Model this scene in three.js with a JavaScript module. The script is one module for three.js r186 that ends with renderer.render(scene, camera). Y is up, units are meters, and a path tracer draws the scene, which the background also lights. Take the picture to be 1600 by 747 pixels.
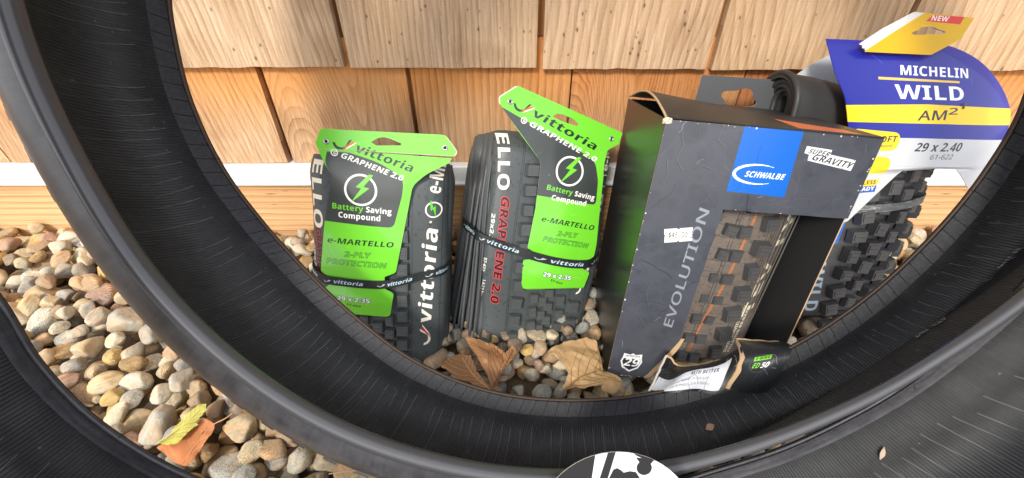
import * as THREE from 'three';
import { mergeGeometries, mergeVertices } from 'three/addons/utils/BufferGeometryUtils.js';

// ------------------------------------------------------------------ camera, sky, sun, exposure
const scene = new THREE.Scene();
const camera = new THREE.PerspectiveCamera(59.76, 1024 / 478, 0.01, 200);
camera.position.set(0, 0.43, 0.526);
camera.rotation.order = 'YXZ';
camera.rotation.set(-0.7364, 0, 0);

const renderer = new THREE.WebGLRenderer({ antialias: true });
renderer.setSize(1024, 478);
renderer.toneMapping = THREE.LinearToneMapping;
renderer.toneMappingExposure = 2.22;
renderer.shadowMap.enabled = true;

const SUN_DIR = new THREE.Vector3(-0.3, 0.72, 0.72).normalize();
{
  // a bright hazy day: pale blue zenith, whiter towards the horizon and around the sun
  const W = 256, Hh = 128, d = new Float32Array(W * Hh * 4);
  for (let j = 0; j < Hh; j++) for (let i = 0; i < W; i++) {
    const el = ((j + 0.5) / Hh - 0.5) * Math.PI, az = ((i + 0.5) / W - 0.5) * 2 * Math.PI;
    const dir = new THREE.Vector3(Math.cos(el) * Math.cos(az), Math.sin(el), Math.cos(el) * Math.sin(az));
    const h = Math.max(0, dir.y), k = Math.pow(1 - h, 2.2);
    const s = Math.max(0, dir.dot(SUN_DIR)), glow = 0.5 * Math.pow(s, 6) + 0.9 * Math.pow(s, 60);
    let r = 0.84 + 0.24 * k + glow, g = 0.88 + 0.18 * k + glow * 0.95, b = 0.97 + 0.06 * k + glow * 0.85;
    if (dir.y < 0) { r = 0.36; g = 0.34; b = 0.3; }
    d.set([r * 0.86, g * 0.86, b * 0.87, 1], (j * W + i) * 4);
  }
  const sky = new THREE.DataTexture(d, W, Hh, THREE.RGBAFormat, THREE.FloatType);
  sky.mapping = THREE.EquirectangularReflectionMapping;
  sky.magFilter = THREE.LinearFilter; sky.minFilter = THREE.LinearFilter; sky.needsUpdate = true;
  scene.background = sky; scene.environment = sky;
}
const sun = new THREE.DirectionalLight(new THREE.Color(1, 0.94, 0.84), 1.5);
sun.position.copy(SUN_DIR).multiplyScalar(4); sun.target.position.set(0, 0.1, 0.1);
sun.castShadow = true; sun.shadow.radius = 20; sun.shadow.mapSize.set(4096, 4096);
Object.assign(sun.shadow.camera, { left: -1.6, right: 1.6, top: 1.6, bottom: -1.6, near: 0.1, far: 10 });
scene.add(sun, sun.target);

// ------------------------------------------------------------------ helpers
function rng(seed) { let a = seed >>> 0; return () => { a = (a + 0x6D2B79F5) >>> 0; let t = a; t = Math.imul(t ^ (t >>> 15), t | 1); t ^= t + Math.imul(t ^ (t >>> 7), t | 61); return ((t ^ (t >>> 14)) >>> 0) / 4294967296; }; }
const V = (x, y, z) => new THREE.Vector3(x, y, z);
const lerp = (a, b, t) => a + (b - a) * t, clamp = (x, a, b) => Math.min(b, Math.max(a, x));
const sst = (a, b, x) => { const t = clamp((x - a) / (b - a), 0, 1); return t * t * (3 - 2 * t); };
function hash(x, y, z) { let n = Math.imul(x, 374761393) ^ Math.imul(y, 668265263) ^ Math.imul(z, 1274126177); n = Math.imul(n ^ (n >>> 13), 1103515245); return ((n ^ (n >>> 16)) >>> 0) / 4294967296; }
function noise(x, y, z = 0) {   // value noise 0..1
  const xi = Math.floor(x), yi = Math.floor(y), zi = Math.floor(z), f = (t) => t * t * (3 - 2 * t);
  const u = f(x - xi), v = f(y - yi), w = f(z - zi);
  const c = (i, j, k) => hash(xi + i, yi + j, zi + k);
  return lerp(lerp(lerp(c(0, 0, 0), c(1, 0, 0), u), lerp(c(0, 1, 0), c(1, 1, 0), u), v), lerp(lerp(c(0, 0, 1), c(1, 0, 1), u), lerp(c(0, 1, 1), c(1, 1, 1), u), v), w);
}
const fbm = (x, y, z = 0, o = 4) => { let s = 0, a = 0.5, t = 0; for (let i = 0; i < o; i++) { s += a * noise(x, y, z + i * 7.3); t += a; x *= 2.03; y *= 2.03; z *= 2.03; a *= 0.5; } return s / t; };

const used = {};
function numbered(name) { const n = used[name] = (used[name] ?? -1) + 1; return n ? name + '_' + String(n).padStart(3, '0') : name; }
function part(name, geo, mat, parent, label) { const m = new THREE.Mesh(geo, mat); m.name = name; m.castShadow = m.receiveShadow = true; if (label) m.userData.label = label; parent.add(m); return m; }
function thing(name, label, category, group) { const o = new THREE.Group(); o.name = numbered(name); o.userData = { label, category }; if (group) o.userData.group = group; scene.add(o); return o; }
function frameOf(o, x, z, y, yaw, lean, roll) { o.position.set(x, y, z); o.rotation.order = 'YXZ'; o.rotation.set(-lean, yaw, roll); return o; }

function dataTex(w, h, fn, srgb = true, repeat = true) {
  const d = new Uint8Array(w * h * 4);
  for (let j = 0; j < h; j++) for (let i = 0; i < w; i++) { const c = fn(i / w, j / h, i, j); const k = (j * w + i) * 4; d[k] = clamp(c[0], 0, 255); d[k + 1] = clamp(c[1], 0, 255); d[k + 2] = clamp(c[2], 0, 255); d[k + 3] = 255; }
  const t = new THREE.DataTexture(d, w, h); t.magFilter = THREE.LinearFilter; t.minFilter = THREE.LinearFilter;
  if (repeat) t.wrapS = t.wrapT = THREE.RepeatWrapping;
  if (srgb) t.colorSpace = THREE.SRGBColorSpace; t.needsUpdate = true; return t;
}
// a drawing surface laid out in millimetres of the thing it is printed on
class Art {
  constructor(x0, y0, x1, y1, ppm, bg) {
    Object.assign(this, { x0, y0, x1, y1, ppm });
    const c = this.c = document.createElement('canvas'); c.width = Math.round((x1 - x0) * ppm); c.height = Math.round((y1 - y0) * ppm);
    this.g = c.getContext('2d'); this.g.fillStyle = bg; this.g.fillRect(0, 0, c.width, c.height);
  }
  X(x) { return (x - this.x0) * this.ppm; } Y(y) { return (this.y1 - y) * this.ppm; }
  poly(pts, fill, stroke, lw = 1) { const g = this.g; g.beginPath(); pts.forEach((p, i) => i ? g.lineTo(this.X(p[0]), this.Y(p[1])) : g.moveTo(this.X(p[0]), this.Y(p[1]))); if (stroke) { g.strokeStyle = stroke; g.lineWidth = lw * this.ppm; g.lineJoin = g.lineCap = 'round'; if (fill) g.closePath(); g.stroke(); } if (fill) { g.closePath(); g.fillStyle = fill; g.fill(); } }
  line(pts, stroke, lw) { this.poly(pts, null, stroke, lw); }
  ring(x, y, r, lw, col) { const g = this.g; g.beginPath(); g.arc(this.X(x), this.Y(y), r * this.ppm, 0, 7); g.strokeStyle = col; g.lineWidth = lw * this.ppm; g.stroke(); }
  disc(x, y, r, col) { const g = this.g; g.beginPath(); g.arc(this.X(x), this.Y(y), r * this.ppm, 0, 7); g.fillStyle = col; g.fill(); }
  // text whose baseline runs from (xa, ya) to (xb, yb), capital letters h mm high
  text(s, xa, ya, xb, yb, h, col, { skew = 0, font = 'bold 100px sans-serif', outline = null, lw = 0.5, hollow = false } = {}) {
    const g = this.g, p = this.ppm; g.save(); g.font = font; g.textBaseline = 'alphabetic';
    const w = g.measureText(s).width || 1, L = Math.hypot(xb - xa, yb - ya), sx = L * p / w, sy = h * p / 72, a = -Math.atan2(yb - ya, xb - xa);
    const ca = Math.cos(a), sa = Math.sin(a);
    // columns: x axis scaled, y axis scaled and slanted
    g.setTransform(ca * sx, sa * sx, ca * skew * sy - sa * sy, sa * skew * sy + ca * sy, this.X(xa), this.Y(ya));
    if (outline) { g.strokeStyle = outline; g.lineWidth = lw * p * 2 / Math.sqrt(sx * sy); g.lineJoin = 'round'; g.strokeText(s, 0, 0); }
    if (!hollow) { g.fillStyle = col; g.fillText(s, 0, 0); }
    g.restore();
  }
  speckle(n, seed, cols, rmin, rmax) { const r = rng(seed); for (let i = 0; i < n; i++) this.disc(lerp(this.x0, this.x1, r()), lerp(this.y0, this.y1, r()), lerp(rmin, rmax, r() * r()), cols[Math.floor(r() * cols.length)]); }
  scratches(n, seed, col, lmin, lmax, lw) { const r = rng(seed); for (let i = 0; i < n; i++) { let x = lerp(this.x0, this.x1, r()), y = lerp(this.y0, this.y1, r()), a = r() * 6.28; const pts = [[x, y]], L = lerp(lmin, lmax, r()), k = 5; for (let q = 0; q < k; q++) { a += (r() - 0.5) * 1.1; x += Math.cos(a) * L / k; y += Math.sin(a) * L / k; pts.push([x, y]); } this.line(pts, col, lw * (0.4 + r())); } }
  tex() { const t = new THREE.CanvasTexture(this.c); t.colorSpace = THREE.SRGBColorSpace; t.magFilter = THREE.LinearFilter; t.anisotropy = 8; return t; }
  // planar uv for a geometry in metres
  uv(geo) { const P = geo.attributes.position, u = new Float32Array(P.count * 2); for (let i = 0; i < P.count; i++) { u[2 * i] = (P.getX(i) * 1000 - this.x0) / (this.x1 - this.x0); u[2 * i + 1] = (P.getY(i) * 1000 - this.y0) / (this.y1 - this.y0); } geo.setAttribute('uv', new THREE.BufferAttribute(u, 2)); return geo; }
}
const std = (o) => new THREE.MeshStandardMaterial(o), phy = (o) => new THREE.MeshPhysicalMaterial(o);
const lin = (r, g, b) => new THREE.Color().setRGB(r, g, b);

// a sheet with thickness: fn(u, v) -> Vector3, thickened against its normal
function sheet(fn, nu, nv, th) {
  const pos = [], uv = [], idx = [], P = [], N = [], e = 1e-3;
  for (let j = 0; j <= nv; j++) for (let i = 0; i <= nu; i++) {
    const u = i / nu, v = j / nv, p = fn(u, v);
    const du = fn(Math.min(1, u + e), v).sub(fn(Math.max(0, u - e), v)), dv = fn(u, Math.min(1, v + e)).sub(fn(u, Math.max(0, v - e)));
    P.push(p); N.push(du.cross(dv).normalize());
  }
  const W = nu + 1, n = P.length;
  const push = (p, i) => { pos.push(p.x, p.y, p.z); uv.push((i % W) / nu, Math.floor(i / W) / nv); };
  P.forEach(push); P.forEach((p, i) => push(p.clone().addScaledVector(N[i], -th), i));
  for (let j = 0; j < nv; j++) for (let i = 0; i < nu; i++) { const a = j * W + i, b = a + 1, c = a + W, d = c + 1; idx.push(a, b, d, a, d, c); idx.push(n + a, n + d, n + b, n + a, n + c, n + d); }
  const rim = []; for (let i = 0; i < nu; i++) rim.push([i, i + 1]); for (let j = 0; j < nv; j++) rim.push([j * W + nu, (j + 1) * W + nu]); for (let i = nu; i > 0; i--) rim.push([nv * W + i, nv * W + i - 1]); for (let j = nv; j > 0; j--) rim.push([j * W, (j - 1) * W]);
  for (const [a, b] of rim) { const k = pos.length / 3; push(P[a], a); push(P[b], b); push(P[b].clone().addScaledVector(N[b], -th), b); push(P[a].clone().addScaledVector(N[a], -th), a); idx.push(k, k + 2, k + 1, k, k + 3, k + 2); }
  const g = new THREE.BufferGeometry(); g.setAttribute('position', new THREE.Float32BufferAttribute(pos, 3)); g.setAttribute('uv', new THREE.Float32BufferAttribute(uv, 2)); g.setIndex(idx); g.computeVertexNormals(); return g;
}
function shapeOf(pts, holes = []) { const s = new THREE.Shape(pts.map((p) => new THREE.Vector2(p[0] / 1000, p[1] / 1000))); for (const h of holes) s.holes.push(new THREE.Path(h.map((p) => new THREE.Vector2(p[0] / 1000, p[1] / 1000)))); return s; }
// a flat piece of card, outline in mm, front at z mm
function card(pts, z, th, art, holes = []) { const g = new THREE.ExtrudeGeometry(shapeOf(pts, holes), { depth: th / 1000, bevelEnabled: false, curveSegments: 6 }); g.translate(0, 0, (z - th) / 1000); if (art) art.uv(g); return g; }
function rounded(pts, r, n = 5) {   // rounds the corners of an outline (per-point radius or one radius)
  const out = [], N = pts.length;
  pts.forEach((p, i) => { const rr = p[2] ?? r; const a = pts[(i + N - 1) % N], b = pts[(i + 1) % N]; const la = Math.hypot(a[0] - p[0], a[1] - p[1]), lb = Math.hypot(b[0] - p[0], b[1] - p[1]), d = Math.min(rr, la / 2, lb / 2); if (d < 0.05) { out.push([p[0], p[1]]); return; } const A = [p[0] + (a[0] - p[0]) * d / la, p[1] + (a[1] - p[1]) * d / la], B = [p[0] + (b[0] - p[0]) * d / lb, p[1] + (b[1] - p[1]) * d / lb]; for (let k = 0; k <= n; k++) { const t = k / n; out.push([(1 - t) * (1 - t) * A[0] + 2 * t * (1 - t) * p[0] + t * t * B[0], (1 - t) * (1 - t) * A[1] + 2 * t * (1 - t) * p[1] + t * t * B[1]]); } });
  return out;
}
// box with softened edges made from an extruded rounded rectangle lying in xy
function block(w, h, d, r = 0.001) { const s = new THREE.Shape(); const x = w / 2 - r, y = h / 2 - r; s.moveTo(-x, -y); s.lineTo(x, -y); s.lineTo(x, y); s.lineTo(-x, y); s.closePath(); const g = new THREE.ExtrudeGeometry(s, { depth: d - 2 * r, bevelEnabled: true, bevelSize: r, bevelThickness: r, bevelSegments: 1 }); g.translate(0, 0, -d / 2 + r); return g; }

// ------------------------------------------------------------------ wood textures
function woodTex(seed, opt) {
  const { light, dark, weather = 0, topOrange = false, bands = 26, cathedral = 0, slant = 0, speck = 0, knot = null } = opt;
  const W = 384, Hh = 320, r = rng(seed), ox = r() * 90, oy = r() * 90, spots = [];
  for (let i = 0; i < speck; i++) spots.push([r(), r(), 0.0025 + 0.004 * r(), 0.5 + 1.5 * r()]);
  const hgt = new Float32Array(W * Hh);
  const col = dataTex(W, Hh, (u, v, i, j) => {
    let x = u + slant * v + 0.05 * (fbm(u * 3 + ox, v * 1.6 + oy) - 0.5);
    let rr = x * bands;
    if (cathedral) { const dx = (u - 0.52) * 1.6, dy = v * 0.9 + 0.25; rr = lerp(rr, (dx * dx * 9 + dy * 1.0 + 0.2 * fbm(u * 5 + ox, v * 3 + oy)) * bands * 0.6, cathedral * sst(0.5, 0.1, Math.abs(u - 0.52))); }
    if (knot) { const dx = (u - knot[0]) * 1.3, dy = (v - knot[1]); const q = Math.exp(-(dx * dx + dy * dy * 0.6) * 22); rr += q * 7; }
    const ph = rr - Math.floor(rr), ring = Math.pow(ph, 2.2) * (0.4 + 0.6 * noise(Math.floor(rr) * 3.1, 2 + oy));
    const fine = fbm(u * 150 + ox, v * 5 + oy, 1, 3), big = fbm(u * 3 + ox, v * 2.2 + oy, 5), mid = fbm(u * 9 + ox, v * 4 + oy, 9);
    let t = clamp(0.75 * ring + 0.45 * (fine - 0.5) + 0.5 * (big - 0.5), 0, 1);
    let c = [0, 1, 2].map((k) => lerp(light[k], dark[k], t));
    let wth = weather;
    if (topOrange) wth = clamp(weather * sst(0.86, 0.2, v + 0.4 * (mid - 0.5)), 0, 1);
    const grey = [200, 172, 138].map((q, k) => q - 34 * ring - 60 * (fine - 0.45) - (k === 2 ? -6 : 0) + 26 * (mid - 0.5) - 90 * Math.max(0, big - 0.55) - 60 * Math.max(0, fbm(u * 26 + ox, v * 1.1 + oy, 17, 3) - 0.58));
    c = c.map((q, k) => lerp(q, grey[k], wth * (0.7 + 0.3 * mid)));
    for (const s of spots) { const dx = (u - s[0]) / s[2], dy = (v - s[1]) / s[2] / (1 + s[3]); const d2 = dx * dx + dy * dy; if (d2 < 3) { const q = 0.6 * Math.exp(-d2 * 1.5); c = c.map((k2) => k2 * (1 - q)); } }
    const g = 1 + 0.06 * (hash(i, j, seed) - 0.5);
    hgt[j * W + i] = 0.5 - 0.35 * ring + 0.6 * (fine - 0.5);
    return c.map((q) => q * g);
  });
  const bump = dataTex(W, Hh, (u, v, i, j) => { const q = 255 * clamp(hgt[j * W + i], 0, 1); return [q, q, q]; }, false);
  return std({ map: col, bumpMap: bump, bumpScale: 0.0011, roughness: 0.85 });
}
const upperWood = [
  woodTex(11, { light: [204, 168, 124], dark: [146, 104, 68], weather: 0.88, bands: 30, slant: 0.06, speck: 22 }),
  woodTex(12, { light: [200, 162, 118], dark: [140, 100, 66], weather: 0.84, bands: 34, speck: 34 }),
  woodTex(13, { light: [196, 156, 114], dark: [124, 88, 62], weather: 0.74, bands: 24, slant: -0.08, speck: 60 }),
  woodTex(14, { light: [204, 162, 112], dark: [146, 102, 62], weather: 0.76, bands: 22, slant: 0.12, speck: 12 }),
];
const lowerWood = [
  woodTex(21, { light: [212, 148, 82], dark: [158, 92, 40], weather: 0.92, topOrange: true, bands: 30, slant: 0.1 }),
  woodTex(22, { light: [208, 146, 84], dark: [160, 96, 44], weather: 0.85, topOrange: true, bands: 18, cathedral: 0.8 }),
  woodTex(23, { light: [210, 142, 76], dark: [140, 78, 34], weather: 0.78, topOrange: true, bands: 26, cathedral: 0.0 }),
  woodTex(24, { light: [200, 132, 72], dark: [124, 66, 30], weather: 0.7, topOrange: true, bands: 22, cathedral: 1 }),
  woodTex(25, { light: [176, 108, 58], dark: [96, 50, 28], weather: 0.5, topOrange: true, bands: 30, slant: 0.1 }),
];
const skirtWood = woodTex(31, { light: [226, 180, 126], dark: [160, 100, 56], weather: 0.2, bands: 12, speck: 10 });
const gapWood = woodTex(32, { light: [206, 140, 78], dark: [140, 84, 40], weather: 0.1, bands: 30 });
const trimWhite = std({ color: lin(0.74, 0.74, 0.72), roughness: 0.5 });

// ------------------------------------------------------------------ the wall
{
  const wall = thing('shingle_wall', 'house wall of weathered cedar shingles above a white strip and pine board', 'wall');
  const R = rng(5);
  function shingle(x0, x1, y0, len, mat, proud) {
    const nx = 40, ny = 6, th = 0.0105, tilt = (R() - 0.5) * 0.0016, wob = R() * 30, skew = (R() - 0.5) * 0.003;
    const g = sheet((u, v) => V(lerp(x0, x1, u), y0 + v * len + skew * (u - 0.5) * (1 - v) + (v < 0.01 ? 0.0022 * (fbm(u * 14 + wob, 3, 0, 3) - 0.5) : 0), lerp(0.0225 + proud, 0.0085, v) + tilt * (u - 0.5) + 0.0008 * (noise(u * 4 + wob, v * 3) - 0.5)), nx, ny, th);
    const uv = g.attributes.uv, ou = R(), k = (x1 - x0) / 0.24; for (let i = 0; i < uv.count; i++) uv.setXY(i, ou + uv.getX(i) * k, uv.getY(i) * 0.98);
    return part('shingle', g, mat, wall);
  }
  const low = [-1.5, -1.33, -1.12, -0.9, -0.70, -0.505, -0.3085, -0.1275, 0.0735, 0.2865, 0.50, 0.66, 0.88, 1.04, 1.3, 1.5];
  const lowGap = (x) => (Math.abs(x + 0.3085) < 0.01 ? 0.008 : Math.abs(x + 0.1275) < 0.01 ? 0.006 : 0.0022);
  const lm = { 5: 0, 6: 1, 7: 2, 8: 3, 9: 4, 10: 2 };
  for (let i = 0; i + 1 < low.length; i++) shingle(low[i] + lowGap(low[i]) / 2, low[i + 1] - lowGap(low[i + 1]) / 2, 0.1185, 0.16, lowerWood[lm[i] ?? Math.floor(R() * 5)], i === 5 ? 0.0025 : (i === 7 ? -0.0015 : 0));
  const up = [-1.5, -1.3, -1.05, -0.86, -0.63, -0.425, -0.196, 0.0325, 0.2345, 0.4425, 0.66, 0.83, 1.05, 1.22, 1.5];
  const upGap = (x) => (x > -0.3 && x < 0.5 ? 0.0075 : 0.004);
  for (let i = 0; i + 1 < up.length; i++) shingle(up[i] + upGap(up[i]) / 2, up[i + 1] - upGap(up[i + 1]) / 2, 0.2475 - 0.004 * up[i], 0.16, upperWood[[0, 1, 2, 3, 0, 0, 1, 2, 3, 3, 1, 2, 0, 3][i]], 0.001 * (R() - 0.3));
  for (let c = 0; c < 4; c++) { let x = -1.5; while (x < 1.45) { const w = 0.12 + 0.13 * R(), x1 = Math.min(1.5, x + w); shingle(x + 0.002, x1 - 0.002, 0.39 + 0.141 * c, 0.16, upperWood[Math.floor(R() * 4)], 0); x = x1; } }
  const back = new THREE.BoxGeometry(3, 1.02, 0.02); { const uv = back.attributes.uv; for (let i = 0; i < uv.count; i++) uv.setXY(i, uv.getX(i) * 12, uv.getY(i) * 6); } back.translate(0, 0.58, -0.0125); part('backing_shingles', back, gapWood, wall);
  const tr = block(3, 0.0295, 0.04, 0.0015); tr.translate(0, 0.1028, 0.012); part('white_trim_strip', tr, trimWhite, wall);
  const lip = block(3, 0.004, 0.006, 0.001); lip.translate(0, 0.0905, 0.0342); part('trim_lip', lip, trimWhite, wall);
  const sk = block(3, 0.14, 0.038, 0.002); { const P = sk.attributes.position, u = new Float32Array(P.count * 2); for (let i = 0; i < P.count; i++) { u[2 * i] = (P.getY(i) + 0.07) / 0.14; u[2 * i + 1] = P.getX(i) / 0.5; } sk.setAttribute('uv', new THREE.BufferAttribute(u, 2)); }
  sk.translate(0, 0.0175, 0.006); part('skirt_board', sk, skirtWood, wall);
}

// ------------------------------------------------------------------ ground and stones
const ground = new THREE.Group(); ground.name = 'ground'; ground.userData.kind = 'structure'; scene.add(ground);
{
  const soilTex = dataTex(256, 256, (u, v, i, j) => { const n = fbm(u * 16, v * 16, 3), h = hash(i, j, 3); return [92 + 60 * n - 30 * h, 76 + 50 * n - 26 * h, 58 + 40 * n - 22 * h]; });
  soilTex.repeat.set(200, 200);
  const soil = new THREE.PlaneGeometry(80, 80); soil.rotateX(-Math.PI / 2); soil.translate(0, -0.042, 0); part('soil', soil, std({ map: soilTex, roughness: 1 }), ground);

  // pebble shapes: ellipsoids trimmed by soft facets and roughened
  const geos = [], foot = (x, z) => (x > -0.26 && x < 0.13 && z > 0.1 && z < 0.325 ? 0.009 : x > 0.09 && x < 0.47 && z > 0.05 && z < 0.34 ? 0.006 : 0);
  for (let k = 0; k < 26; k++) {
    const r = rng(100 + k), planes = []; for (let i = 0; i < 9; i++) planes.push([V(r() - 0.5, r() - 0.5, r() - 0.5).normalize(), 0.5 + 0.42 * r()]);
    const angular = r() < 0.35 ? 60 : r() < 0.5 ? 26 : 9;
    let g = new THREE.IcosahedronGeometry(1, 7); g.deleteAttribute('uv'); g.deleteAttribute('normal'); g = mergeVertices(g, 1e-4);
    const P = g.attributes.position, p = V(0, 0, 0), sx = 0.8 + 0.5 * r(), sy = 0.55 + 0.3 * r(), sz = 0.75 + 0.25 * r(), uv = new Float32Array(P.count * 2);
    for (let i = 0; i < P.count; i++) {
      p.fromBufferAttribute(P, i).normalize();
      let s = Math.pow(1, -angular); for (const [n, d] of planes) { const q = p.dot(n) / d; if (q > 0) s += Math.pow(q, angular); }
      const rad = Math.pow(s, -1 / angular) * (1 + 0.1 * (fbm(p.x * 1.7 + k, p.y * 1.7, p.z * 1.7, 2) - 0.5) + 0.09 * (fbm(p.x * 7 + k, p.y * 7, p.z * 7, 2) - 0.5));
      uv[2 * i] = 0.5 + p.x * 0.4 + p.z * 0.13 + k * 0.17; uv[2 * i + 1] = 0.5 + p.z * 0.4 + p.y * 0.31;
      P.setXYZ(i, p.x * rad * sx, p.y * rad * sy, p.z * rad * sz);
    }
    g.setAttribute('uv', new THREE.BufferAttribute(uv, 2)); g.computeVertexNormals(); geos.push(g);
  }
  // surfaces: banded sandstone, speckled granite, plain worn quartzite (grey detail, tinted by the colour)
  const detail = [0, 1, 2].map((k) => dataTex(192, 192, (u, v, i, j) => {
    const n = fbm(u * 6, v * 6, k * 9 + 2), f = hash(i >> 1, j >> 1, k), b = fbm(u * 3 + 8, v * 14, k * 5);
    let q = k === 0 ? 205 + 60 * (n - 0.5) + 24 * (b - 0.5) + 14 * (f - 0.5) - (n > 0.62 ? 46 * (n - 0.62) / 0.2 : 0) : k === 1 ? 200 + 40 * (n - 0.5) - (f > 0.8 ? 70 : 0) + (f < 0.14 ? 42 : 0) : 212 + 56 * (b - 0.5) + 34 * (n - 0.5) + 8 * (f - 0.5);
    const warm = 46 * (fbm(u * 4 + 3, v * 4 + 7, k) - 0.5); return [q + warm, q, q - warm];
  }));
  const bumps = dataTex(192, 192, (u, v, i, j) => { const q = 128 + 150 * (fbm(u * 30, v * 30, 4) - 0.5) + 40 * (hash(i, j, 8) - 0.5); return [q, q, q]; }, false);
  const tints = [[0.70, 0.56, 0.38], [0.62, 0.47, 0.30], [0.66, 0.58, 0.46], [0.56, 0.36, 0.17], [0.74, 0.66, 0.50], [0.48, 0.41, 0.33], [0.60, 0.40, 0.24], [0.72, 0.50, 0.20], [0.50, 0.46, 0.41], [0.54, 0.36, 0.27], [0.76, 0.69, 0.56], [0.42, 0.30, 0.20], [0.66, 0.52, 0.33], [0.58, 0.51, 0.42]];
  const mats = tints.map((t, i) => std({ color: lin(Math.min(0.92, t[0] * 1.14 + 0.03), Math.min(0.9, t[1] * 1.12 + 0.025), t[2] * 1.05 + 0.015), map: detail[i % 3], bumpMap: bumps, bumpScale: 0.002, roughness: 0.76 + 0.04 * (i % 5) }));
  const greyTints = [[0.60, 0.56, 0.46], [0.66, 0.58, 0.44], [0.50, 0.48, 0.42], [0.66, 0.50, 0.32], [0.56, 0.40, 0.26]];
  const greyMats = greyTints.map((t) => std({ color: lin(...t), map: detail[1], bumpMap: bumps, bumpScale: 0.0009, roughness: 0.85 }));

  // drop the stones one after another on a height field
  const C = 0.004, X0 = -1.5, Z0 = 0.0, NX = 750, NZ = 320, hf = new Float32Array(NX * NZ).fill(-0.046), r = rng(77), stones = [];
  function drop(x, z, s, layer) {
    const gi = Math.floor(r() * geos.length), q = new THREE.Quaternion().setFromEuler(new THREE.Euler((r() - 0.5) * 0.7, r() * 6.28, (r() - 0.5) * 0.7));
    const rr = s * 0.8, k = Math.ceil(rr / C), ci = Math.round((x - X0) / C), cj = Math.round((z - Z0) / C);
    let sum = 0, n = 0, mx = -1; for (let j = -k; j <= k; j++) for (let i = -k; i <= k; i++) { const d = (i * i + j * j) / (k * k); if (d > 0.8) continue; const a = ci + i, b = cj + j; if (a < 0 || b < 0 || a >= NX || b >= NZ) continue; const h = hf[b * NX + a]; sum += h; n++; mx = Math.max(mx, h - (1 - Math.sqrt(1 - d)) * s * 0.5); }
    if (!n) return false; const base = lerp(sum / n, mx, 0.62), y = base + s * 0.52;
    if (y + s * 0.5 > layer) return false;
    for (let j = -k; j <= k; j++) for (let i = -k; i <= k; i++) { const d = (i * i + j * j) / (k * k); if (d > 1) continue; const a = ci + i, b = cj + j; if (a < 0 || b < 0 || a >= NX || b >= NZ) continue; const h = y + s * 0.55 * Math.sqrt(1 - d); if (h > hf[b * NX + a]) hf[b * NX + a] = h; }
    stones.push({ x, y, z, s, gi, q }); return true;
  }
  for (let i = 0; i < 5200; i++) { const x = -1.45 + 2.9 * r(), z = 0.035 + 1.15 * r(); drop(x, z, 0.010 + 0.011 * r() * r() + 0.004 * r(), -0.006 - foot(x, z)); }
  for (let i = 0; i < 26000; i++) { const x = -1.2 + 2.4 * r(), z = 0.036 + 0.95 * r(); const centre = Math.abs(x - 0.02) < 0.12, big = x < -0.2 ? 1.02 : 1, wallUp = 0.009 * sst(0.13, 0.05, z); drop(x, z, big * (centre ? 0.009 : 0.012) + (centre ? 0.008 : 0.016) * Math.pow(r(), 1.6), 0.003 + 0.006 * r() - foot(x, z) + wallUp); }
  for (let i = 0; i < 6000; i++) { const x = -1.2 + 2.4 * r(), z = 0.034 + 0.75 * r(); drop(x, z, 0.006 + 0.004 * r(), -0.006 - foot(x, z)); }
  // the three hundred that show largest between the tyres become parts, the others one mass
  const regions = [[-40, 330, 340, 747], [330, 330, 480, 500], [620, 300, 760, 560], [660, 490, 1010, 640], [1200, 440, 1330, 560], [300, 590, 680, 800], [1440, 270, 1560, 380], [1080, 640, 1400, 747]];
  camera.updateMatrixWorld(); const inv = camera.matrixWorld.clone().invert();
  for (const s of stones) {
    const p = V(s.x, s.y, s.z).applyMatrix4(inv), u = 800 + 650 * p.x / -p.z, v = 373.5 - 650 * p.y / -p.z; s.px = s.s * 650 / -p.z; s.top = s.y + s.s * 0.5;
    const inside = u > -20 && u < 1620 && v > 300 && v < 770 && regions.some((q) => u > q[0] && u < q[2] && v > q[1] && v < q[3]);
    s.score = (inside ? 100 : 0) + s.px + 1200 * s.y;
  }
  stones.sort((a, b) => b.score - a.score);
  const pick = (s, i) => { const h = hash(Math.round(s.x * 900), Math.round(s.z * 900), 5); return Math.abs(s.x - 0.03) < 0.16 && s.z > 0.14 && h < 0.55 ? greyMats[Math.floor(h * 9)] : mats[Math.floor(hash(Math.round(s.x * 700), Math.round(s.z * 700), 9) * mats.length)]; };
  stones.slice(0, 300).forEach((s, i) => { const m = part('pebble', geos[s.gi], pick(s, i), ground); m.position.set(s.x, s.y, s.z); m.quaternion.copy(s.q); m.scale.setScalar(s.s); });
  const rest = stones.slice(300), M = new THREE.Matrix4();
  const bed = new THREE.Group(); bed.name = 'pebble_bed'; bed.userData.kind = 'stuff';
  const lists = new Map(); rest.forEach((s) => { const k = s.gi % 9; if (!lists.has(k)) lists.set(k, []); lists.get(k).push(s); });
  for (const [k, list] of [...lists].sort((a, b) => a[0] - b[0])) {
    const im = new THREE.InstancedMesh(geos[k], std({ map: detail[k % 3], bumpMap: bumps, bumpScale: 0.0008, roughness: 0.82 }), list.length); im.name = 'pebble_mass'; im.userData.kind = 'stuff'; im.castShadow = im.receiveShadow = true;
    list.forEach((s, i) => { im.setMatrixAt(i, M.compose(V(s.x, s.y, s.z), s.q, V(s.s, s.s, s.s))); im.setColorAt(i, pick(s).color); });
    ground.add(im);
  }
  console.log('stones', stones.length, 'individual', stones.filter((s) => s.score > 100).length);
}

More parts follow.
